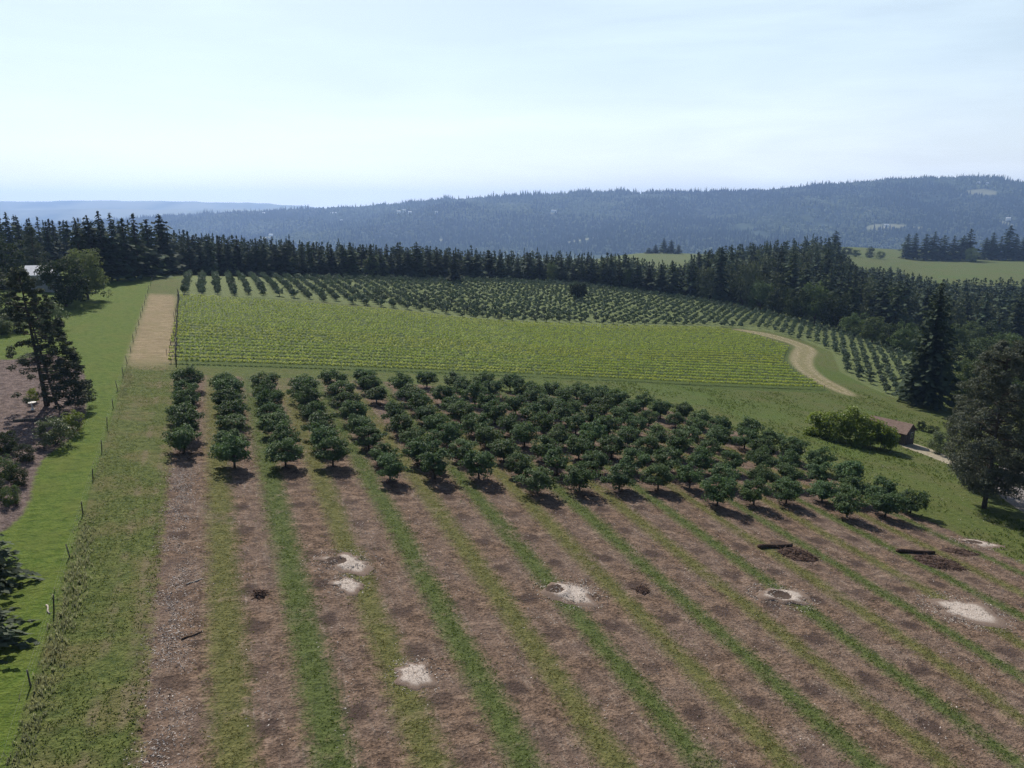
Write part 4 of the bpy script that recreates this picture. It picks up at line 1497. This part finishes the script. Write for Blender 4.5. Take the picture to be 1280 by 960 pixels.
x, y = at(1112, 549)
sh = gable('shed', 'small shed with red-brown roof half hidden by the yellow-green shrub', (x, y, tz(x, y) + .1), math.radians(-52), 7.2, 3.9, 2.3, 3.7, M['shedwall'], M['shedroof'])
d = panel('door', sh, 3.62, 3.67, -.9, .05, 0, 2.0, M['shedwall'])
panel('window', sh, 3.62, 3.66, .35, 1.15, .95, 1.9, M['glass'])
panel('window_frame', sh, 3.605, 3.64, .25, 1.25, .85, 2.0, M['trim'])
panel('vent_pipe', sh, .5, .7, .3, .5, 3.0, 3.95, M['shedwall'])
x, y = at(36, 366)
y += 6
hs_ = gable('house', 'grey house with pale roof half hidden among the trees at left', (x, y, tz(x, y)), math.radians(18), 6.0, 5.4, 4.0, 5.9, M['housewall'], M['whiteroof'])
panel('window', hs_, 3.01, 3.06, -.6, .6, 3.0, 4.2, M['glass'])
panel('window', hs_, -1, .4, -2.76, -2.71, 1.4, 2.8, M['glass'])
panel('window', hs_, 1.2, 2.4, -2.76, -2.71, 1.4, 2.8, M['glass'])

# tiny houses on the far ridge
M['farhouse'] = plain_mat('white_house', (.66, .66, .66), (.78, .77, .75), .2, .7, .2)
FARH = [(418, 269, 20, 'largest white house high on the far ridge, left part'), (428, 278.5, 8, 'tiny white house below the largest one on the far ridge'),
        (499, 267.5, 10, 'pale house at the left of the cluster on the far ridge'), (506, 266, 9, 'pale house in the middle of the cluster on the far ridge'),
        (513, 268, 9, 'lower pale house at the right of the cluster on the far ridge'), (546, 268.5, 8, 'pale house right of the cluster on the far ridge'),
        (692, 266.5, 14, 'white house alone on the middle of the far ridge slope'), (340, 296.5, 10, 'white house low on the left foot of the far ridge'),
        (1221, 231, 9, 'left of two pale houses near the top of the far ridge, right'), (1232, 231.5, 9, 'right of two pale houses near the top of the far ridge'),
        (1106, 285, 10, 'pale house below the clearing low on the far ridge, right'), (1258, 276, 10, 'pale house at the far right foot of the ridge'),
        (331, 269, 8, 'tiny pale house on the left shoulder of the far ridge')]
for u, v, w, lb in FARH:
    x, y, z = hill_at(u, v)
    gv_ = w * 1.15
    v_ = np.array([(-gv_, -6, -8), (gv_, -6, -8), (gv_, 6, -8), (-gv_, 6, -8), (-gv_, -6, 5), (gv_, -6, 5), (gv_, 6, 5), (-gv_, 6, 5), (-gv_, 0, 10), (gv_, 0, 10)], float)
    me = mesh_np('hillside_house', v_, [np.array([(0, 1, 5, 4), (2, 3, 7, 6), (4, 5, 9, 8), (6, 7, 8, 9)]), np.array([(1, 2, 6), (3, 0, 4), (5, 6, 9), (7, 4, 8)])], M['farhouse'])
    o = link('hillside_house', me, None, (x, y - 14, float(hill(x, y)) + 9))
    o.rotation_euler = (0, 0, rng.uniform(-.5, .5))
    tag(o, lb, 'house', 'houses scattered on the far ridge')

# ------------------------------------------------------------------ fences
def fence(name, label, pts, post_h, post_r, strands, group=None, jit=.06):
    X = np.array([p[0] for p in pts]); Y = np.array([p[1] for p in pts]); Z = terrain(X, Y)
    ro = thing(name, label, 'fence', (X[0], Y[0], Z[0]), 0, group)
    pm = tubes_mesh('post', [tube([(0, 0, -.25), (0, 0, post_h * .6), (0, 0, post_h)], [post_r * 1.08, post_r, post_r * .92], 6)], M['wood'])
    for i in range(len(X)):
        p = part('post', pm, ro)
        p.location = (X[i] - X[0], Y[i] - Y[0], Z[i] - Z[0])
        p.rotation_euler = (rng.normal(0, jit), rng.normal(0, jit), 0)
        p.scale = (1, 1, rng.uniform(.85, 1.12))
    P = np.stack([X - X[0], Y - Y[0], Z - Z[0]], 1)
    part('wire', tubes_mesh('wire', [tube(P + np.array([0, 0, post_h * q]), (.0035), 3) for q in strands], M['wire']), ro)
    return ro


fb_ = np.arange(22, 258, 8.6)
fence('wire_fence', 'long old wire fence with wooden posts beside the left lawn', [ab2xy(fence_a(b) + rng.normal(0, .07), b) for b in fb_], 1.35, .05, (.3, .62, .93))
fence('wire_fence', 'dark close-posted fence along the left end of the vineyard', [ab2xy(-6.9 - (b - 133) * .021, b) for b in np.arange(133.5, 213, 2.6)], 1.8, .09, (.2, .35, .5, .65, .8, .95))

# ------------------------------------------------------------------ things in the mulch bed
def lathe(prof, seg=14):
    ang = np.arange(seg) * 2 * math.pi / seg
    v = np.concatenate([np.stack([r_ * np.cos(ang), r_ * np.sin(ang), np.full(seg, z_)], 1) for r_, z_ in prof])
    f = [(i * seg + j, i * seg + (j + 1) % seg, (i + 1) * seg + (j + 1) % seg, (i + 1) * seg + j) for i in range(len(prof) - 1) for j in range(seg)]
    return v, np.array(f), np.zeros(len(v))


x, y = at(41, 512)
bb = thing('bird_bath', 'white stone bird bath left of the pine trunk', 'bird bath', (x, y, tz(x, y)))
v, f, _ = lathe([(.02, -.1), (.26, -.1), (.26, .05), (.16, .12), (.10, .3), (.10, .72), (.18, .82)])
part('pedestal', mesh_np('pedestal', v, f, M['stone'], smooth=True), bb)
v, f, _ = lathe([(.05, .80), (.30, .83), (.48, .92), (.52, .98), (.47, .98), (.30, .92), (.02, .90)])
part('basin', mesh_np('basin', v, f, M['stone'], smooth=True), bb)


def beam(name, label, p0, p1, h, w, mat, cat):
    (x0, y0), (x1, y1) = p0, p1
    L = math.hypot(x1 - x0, y1 - y0)
    z0, z1 = tz(x0, y0), tz(x1, y1)
    v, f, _ = box(0, L, -w / 2, w / 2, -.15, h)
    o = link(name, mesh_np(name, v, f, mat), None, (x0, y0, z0))
    o.rotation_euler = (0, -math.atan2(z1 - z0, L), math.atan2(y1 - y0, x1 - x0))
    m = o.modifiers.new('bevel', 'BEVEL'); m.width = .03; m.segments = 2
    return tag(o, label, cat)


beam('garden_timber', 'long weathered timber edging lying in the mulch bed below the bird bath', at(16, 527), at(66, 525), .3, .28, M['wood'], 'timber')
beam('garden_timber', 'shorter dark timber carrying on from the long edging towards the bush', at(67, 524), at(84, 521), .24, .26, M['wood'], 'timber')
x, y = at(75, 516)
o = link('wooden_post', tubes_mesh('wooden_post', [tube([(0, 0, -.3), (0, 0, 1.2)], .08, 7)], M['wood']), None, (x, y, tz(x, y)))
tag(o, 'short dark wooden post in the mulch bed behind the flowering bush', 'post')

# ------------------------------------------------------------------ chip heaps, brush heaps, logs in the cleared rows
t = NT('pale_chip_heap')
co = t.n('TexCoord').outputs['Object']
nz = t.noise(co, 9.0, 4, .7)
nb = t.noise(co, 2.2, 3, .6)
pale = t.mix(t.ramp(nz, .36, .62), (.22, .18, .155), (.46, .41, .365))
dark = t.mix(nz, (.040, .028, .022), (.085, .062, .050))
soilc = t.mix(nz, (.075, .055, .044), (.22, .165, .132))
pale = t.mix(t.ramp(t.math('ADD', t.attr('edge').outputs['Fac'], t.math('MULTIPLY', t.math('SUBTRACT', nz, .5), 1.5)), .35, .75), pale, soilc)
w_ = t.math('ADD', t.attr('tone').outputs['Fac'], t.math('MULTIPLY', t.math('SUBTRACT', nb, .5), .9))
M['heap'] = t.done(t.bsdf(t.mix(t.ramp(w_, .38, .62), dark, pale), .95, .1, t.n('Bump', Height=nz, Strength=.8, Distance=.06).outputs[0]))


def chip_heap(u, v, rx_px, ry, label, crater=0.0, coff=(0, 0), hgt=.13):
    x, y = at(u, v)
    r = np.random.default_rng(int(u * 7 + v))
    rx = rx_px * math.hypot(x, y) / F
    nr, ns = 14, 40
    P, tone, edge = [], [], []
    rx *= 1.25; ry *= 1.25
    for i in range(nr + 1):
        q = i / nr
        for j in range(ns):
            a = j * 2 * math.pi / ns
            wob = 1 + .45 * float(vnoise(np.array(math.cos(a) * 1.6 + 5), np.array(math.sin(a) * 1.6 + u), 9)) + .2 * float(vnoise(np.array(math.cos(a) * 4 + 9), np.array(math.sin(a) * 4 + v), 19))
            X, Yv = math.cos(a) * q * rx * wob, math.sin(a) * q * ry * wob
            e = math.hypot((X - coff[0]) / (rx * max(crater, .01)), (Yv - coff[1]) / (ry * max(crater, .01)))
            h = hgt * (1 - q ** 2) * (.6 + .5 * r.uniform())
            tn = .95 if q > .8 else .85
            if crater:
                h = hgt * math.exp(-((e - 1.15) / .45) ** 2) * (1 - q ** 6) + .02
                if e < .9: tn = .0
            zz = tz(x + X, y + Yv) - tz(x, y) + h + (.03 if q < .97 else -.03)
            P.append((X, Yv, zz)); tone.append(tn); edge.append(min(1, max(0, (q - .42) / .5)))
    f = [(i * ns + j, i * ns + (j + 1) % ns, (i + 1) * ns + (j + 1) % ns, (i + 1) * ns + j) for i in range(nr) for j in range(ns)]
    me = mesh_np('wood_chip_heap', np.array(P), np.array(f), M['heap'], {'tone': tone, 'edge': edge}, True)
    ho = link('wood_chip_heap', me, None, (x, y, tz(x, y)))
    n = int(95 * rx * ry)
    a, q = r.uniform(0, 6.28, n), r.uniform(.3, 1.6, n) ** .8
    Xc, Yc = np.cos(a) * q * rx, np.sin(a) * q * ry
    zc = terrain(x + Xc, y + Yc) - tz(x, y) + .03 + hgt * np.clip(1 - q * q, 0, 1)
    lv, lf, lt = leaves_at(r, np.stack([Xc, Yc, zc], 1), np.array([0, 0, 1.]) + r.normal(size=(n, 3)) * .4, .20, .08, np.clip(r.normal(.5, .25, n), 0, 1), .5)
    part('chips', mesh_np('chips', lv, lf, M['chip'], {'tone': lt}), ho)['kind'] = 'stuff'
    tag(ho, label, 'wood chips', 'pale wood chip heaps left from ground-out stumps')


chip_heap(434, 703, 27, 1.5, 'pale ring of wood chips round a dark hole, left, between two grass strips', .42, (-.9, 0))
chip_heap(434, 731, 18, 1.1, 'pale patch of wood chips just below the left chip ring')
chip_heap(714, 741, 29, 1.6, 'ragged white wood chip heap with a dark hole at its left end', .40, (-1.5, .1), .22)
chip_heap(979, 746, 26, 1.4, 'round chip ring with a dark heap in its middle, right of centre', .52, (-.3, 0), .2)
chip_heap(1207, 764, 30, 2.0, 'broad pale spread of wood chips near the lower right')
chip_heap(1222, 679, 18, 1.0, 'small faint wood chip patch near the upper right of the field', .45, (-.4, 0), .1)
chip_heap(519, 843, 24, 1.2, 'pale wood chips at the bottom between the middle rows')


def brush_heap(u, v, w_px, ry, label, nt, hgt):
    x, y = at(u, v)
    r = np.random.default_rng(int(u))
    rx = w_px * math.hypot(x, y) / F / 2
    ro = thing('brush_heap', label, 'brush heap', (x, y, tz(x, y)), 0, 'dark brush heaps in the cleared field')
    tl = []
    for i in range(nt):
        a, q = r.uniform(0, 6.28), math.sqrt(r.uniform())
        p = np.array([math.cos(a) * q * rx, math.sin(a) * q * ry, 0])
        p[2] = tz(x + p[0], y + p[1]) - tz(x, y) + (1 - q * q) * hgt * r.uniform(.3, 1)
        d = np.array([r.normal(), r.normal() * .7, r.normal() * .22]); d /= np.linalg.norm(d)
        L = r.uniform(.5, 1.3)
        tl.append(tube([p - d * L / 2, p + r.normal(size=3) * .05, p + d * L / 2], [.035, .028, .012], 4))
    part('twigs', tubes_mesh('twigs', tl, M['twig']), ro)
    P = []
    ns, nr = 26, 7
    for i in range(nr + 1):
        q = i / nr
        for j in range(ns):
            a = j * 2 * math.pi / ns
            w2 = 1 + .2 * float(vnoise(np.array(math.cos(a) * 2 + 3.), np.array(math.sin(a) * 2 + v), 4))
            X, Yv = math.cos(a) * q * rx * w2, math.sin(a) * q * ry * w2
            P.append((X, Yv, tz(x + X, y + Yv) - tz(x, y) + hgt * .5 * (1 - q * q) * r.uniform(.7, 1.2) + (.03 if q < .9 else -.04)))
    f = [(i * ns + j, i * ns + (j + 1) % ns, (i + 1) * ns + (j + 1) % ns, (i + 1) * ns + j) for i in range(nr) for j in range(ns)]
    part('soil', mesh_np('soil', np.array(P), np.array(f), M['soil'], smooth=True), ro)


M['soil'] = plain_mat('dark_turned_soil', (.036, .024, .020), (.085, .060, .050), 5, .95, .05, .7)
brush_heap(997, 694, 46, 1.7, 'dark heap of brush and soil behind the ring of chips, right of centre', 150, .4)
brush_heap(1174, 704, 56, 1.8, 'dark heap of brush and soil near the right field edge', 150, .4)
brush_heap(1200, 690, 44, .8, 'thin line of dry brush behind the right-hand brush heap', 60, .2)


def log(u0, v0, u1, v1, rad, label, mat='redbark', group=None):
    a, b = at(u0, v0), at(u1, v1)
    z0, z1 = tz(*a), tz(*b)
    P = []
    for q in np.linspace(0, 1, 7):
        P.append((a[0] + (b[0] - a[0]) * q - a[0], a[1] + (b[1] - a[1]) * q - a[1] + .08 * math.sin(q * 7), z0 + (z1 - z0) * q - z0 + rad * .8 + .02 * math.sin(q * 11)))
    o = link('log', tubes_mesh('log', [tube(P, [rad * (1.1 - .35 * q) for q in np.linspace(0, 1, 7)], 8)], M[mat]), None, (a[0], a[1], z0))
    tag(o, label, 'log', group)


brush_heap(325, 743, 15, .7, 'small dark clump of roots and soil on the second cleared row', 40, .3)
brush_heap(803, 738, 17, .7, 'small dark root clump with pale tip between middle grass strips', 40, .3)
log(948, 685, 990, 683, .22, 'dark cut log lying just behind the middle brush heap')
log(1121, 690, 1168, 692, .22, 'long dark log lying left of the right-hand brush heap')
M['palebark'] = plain_mat('peeled_branch', (.26, .23, .20), (.42, .38, .33), 6, .9, .1)
log(233, 731, 252, 724, .05, 'thin pale fallen branch on the first cleared row at left', 'palebark')
log(227, 800, 252, 790, .06, 'dark thin fallen branch low on the first cleared row', 'redbark')
log(58, 757, 62, 768, .06, 'short pale stick leaning at the foot of the old fence', 'palebark')

# ------------------------------------------------------------------ grass, weeds and chips scattered on the ground
def blades(pts, h, w, tone, r, lean=.5, nb=3):
    n = len(pts)
    k = np.repeat(np.arange(n), nb)
    m = len(k)
    hh = (np.asarray(h)[k] if np.ndim(h) else np.full(m, h)) * r.uniform(.6, 1.3, m)
    a = r.uniform(0, 6.28, m)
    ln = hh * lean * r.uniform(.3, 1.4, m)
    base = pts[k] + np.stack([r.normal(0, w, m), r.normal(0, w, m), np.zeros(m) - .02], 1)
    tip = base + np.stack([np.cos(a) * ln, np.sin(a) * ln, hh], 1)
    side = np.stack([-np.sin(a), np.cos(a), np.zeros(m)], 1) * (w * .75 * r.uniform(.6, 1.3, m))[:, None]
    mid = base * .45 + tip * .55 - np.stack([np.cos(a), np.sin(a), np.zeros(m)], 1) * (ln * .15)[:, None]
    v = np.stack([base, mid + side, tip, mid - side], 1).reshape(-1, 3)
    return v, np.arange(m * 4).reshape(m, 4), np.repeat(np.clip(np.asarray(tone)[k] + r.normal(0, .15, m), 0, 1), 4)


def ground_pts(a, b):
    x, y = ab2xy(a, b)
    return np.stack([x, y, terrain(x, y)], 1)


r = np.random.default_rng(901)
n = 52000
ks = r.integers(0, 22, n)
bb_ = 26 + 92 * r.uniform(0, 1, n) ** 1.1
aa_ = ASTRIP + 5.36 * ks + r.normal(0, 1, n) * np.clip(.85 - ks * .02, .5, 1) + .5 * vnoise(bb_ * .35, ks * 3.3, 77)
den = vnoise(aa_ * .3 + 20, bb_ * .3, 78) + r.normal(0, .3, n)
x, y = ab2xy(aa_, bb_)
ok = (poly_sdf(x, y, FIELD) < .5) & (den > -.6)
P = ground_pts(aa_[ok], bb_[ok])
kk = ks[ok]
even = kk % 2 == 1
parts_ = [blades(P[even], .09, .05, np.clip(.25 + .35 * den[ok][even], 0, 1), r)]
v, f, tn = join(parts_)
tag(link('grass_strips', mesh_np('grass_strips', v, f, M['grass'], {'tone': tn})), 'tufty green grass in every second strip between cleared rows', 'grass', kind='stuff')
v, f, tn = blades(P[~even], .08, .05, np.clip(.3 + .4 * den[ok][~even], 0, 1), r)
tag(link('pale_grass_strips', mesh_np('pale_grass_strips', v, f, M['drygrass'], {'tone': tn})), 'yellower grass in the alternate strips between cleared rows', 'grass', kind='stuff')
# verge
n = 9000
b = 24 + 108 * r.uniform(0, 1, n) ** 1.2
a = fence_a(b) + .6 + r.uniform(0, 1, n) * (-6.6 - fence_a(b))
den = vnoise(a * .35, b * .2, 80) + r.normal(0, .25, n)
ok = den > -.5
v, f, tn = blades(ground_pts(a[ok], b[ok]), .10, .05, np.clip(.55 + .4 * den[ok], 0, 1), r, 1.1)
tag(link('verge_grass', mesh_np('verge_grass', v, f, M['vergegrass'], {'tone': tn})), 'rough dry grass between the fence and the first row', 'grass', kind='stuff')
# weeds under the fence
n = 2200
b = 24 + 108 * r.uniform(0, 1, n) ** 1.25
dens = vnoise(b * .13, b * 0 + 3, 81)
a = fence_a(b) + r.normal(.35, .35, n) + np.clip(dens, 0, 1) * r.uniform(0, 1.6, n)
ok = dens + r.normal(0, .2, n) > -.25
v, f, tn = blades(ground_pts(a[ok], b[ok]), .16 + .30 * np.clip(dens[ok], 0, 1), .055, np.clip(.3 + .6 * dens[ok] + r.normal(0, .2, ok.sum()), 0, 1), r, .45)
tag(link('fence_weeds', mesh_np('fence_weeds', v, f, M['weed'], {'tone': tn})), 'grey-green tall weeds growing along the old wire fence', 'weeds', kind='stuff')
# tall meadow grass on the right
n = 26000
a = r.uniform(60, 150, n); b = r.uniform(30, 150, n)
x, y = ab2xy(a, b)
ok = (poly_sdf(x, y, FIELD) > .6) & (poly_sdf(x, y, VINE) > 1) & (poly_sdf(x, y, ROAD) > .3) & (poly_sdf(x, y, DRIVE) > .3) & (poly_sdf(x, y, TRACK) > 1) & (vnoise(a * .2, b * .2, 82) + r.normal(0, .3, n) > -.1)
v, f, tn = blades(ground_pts(a[ok], b[ok]), .26, .09, np.clip(.45 + .5 * vnoise(a[ok] * .15, b[ok] * .15, 83), 0, 1), r, .7)
tag(link('meadow_grass', mesh_np('meadow_grass', v, f, M['grass'], {'tone': tn})), 'long rough grass on the slope between field and driveway', 'grass', kind='stuff')
# wood chips lying on the cleared rows
n = 17000
k = np.where(r.uniform(0, 1, n) < .42, 0, r.integers(0, 20, n))
b = 26 + 66 * r.uniform(0, 1, n)
a = A0 + SP * k + r.normal(0, .85, n)
den = vnoise(a * .5, b * .35, 84) + .6 * vnoise(a * 1.3, b * 1.1, 85) + r.normal(0, .25, n)
ok = den > np.where(k == 0, -.1, .25)
P = ground_pts(a[ok], b[ok]); P[:, 2] += .025
v, f, tn = leaves_at(r, P, np.array([0, 0, 1.0]) + r.normal(size=P.shape) * .35, .20, .07, np.clip(r.normal(.42, .25, len(P)), 0, 1), .5)
tag(link('wood_chips', mesh_np('wood_chips', v, f, M['chip'], {'tone': tn})), 'pale wood chips and prunings strewn over the cleared rows', 'wood chips', kind='stuff')
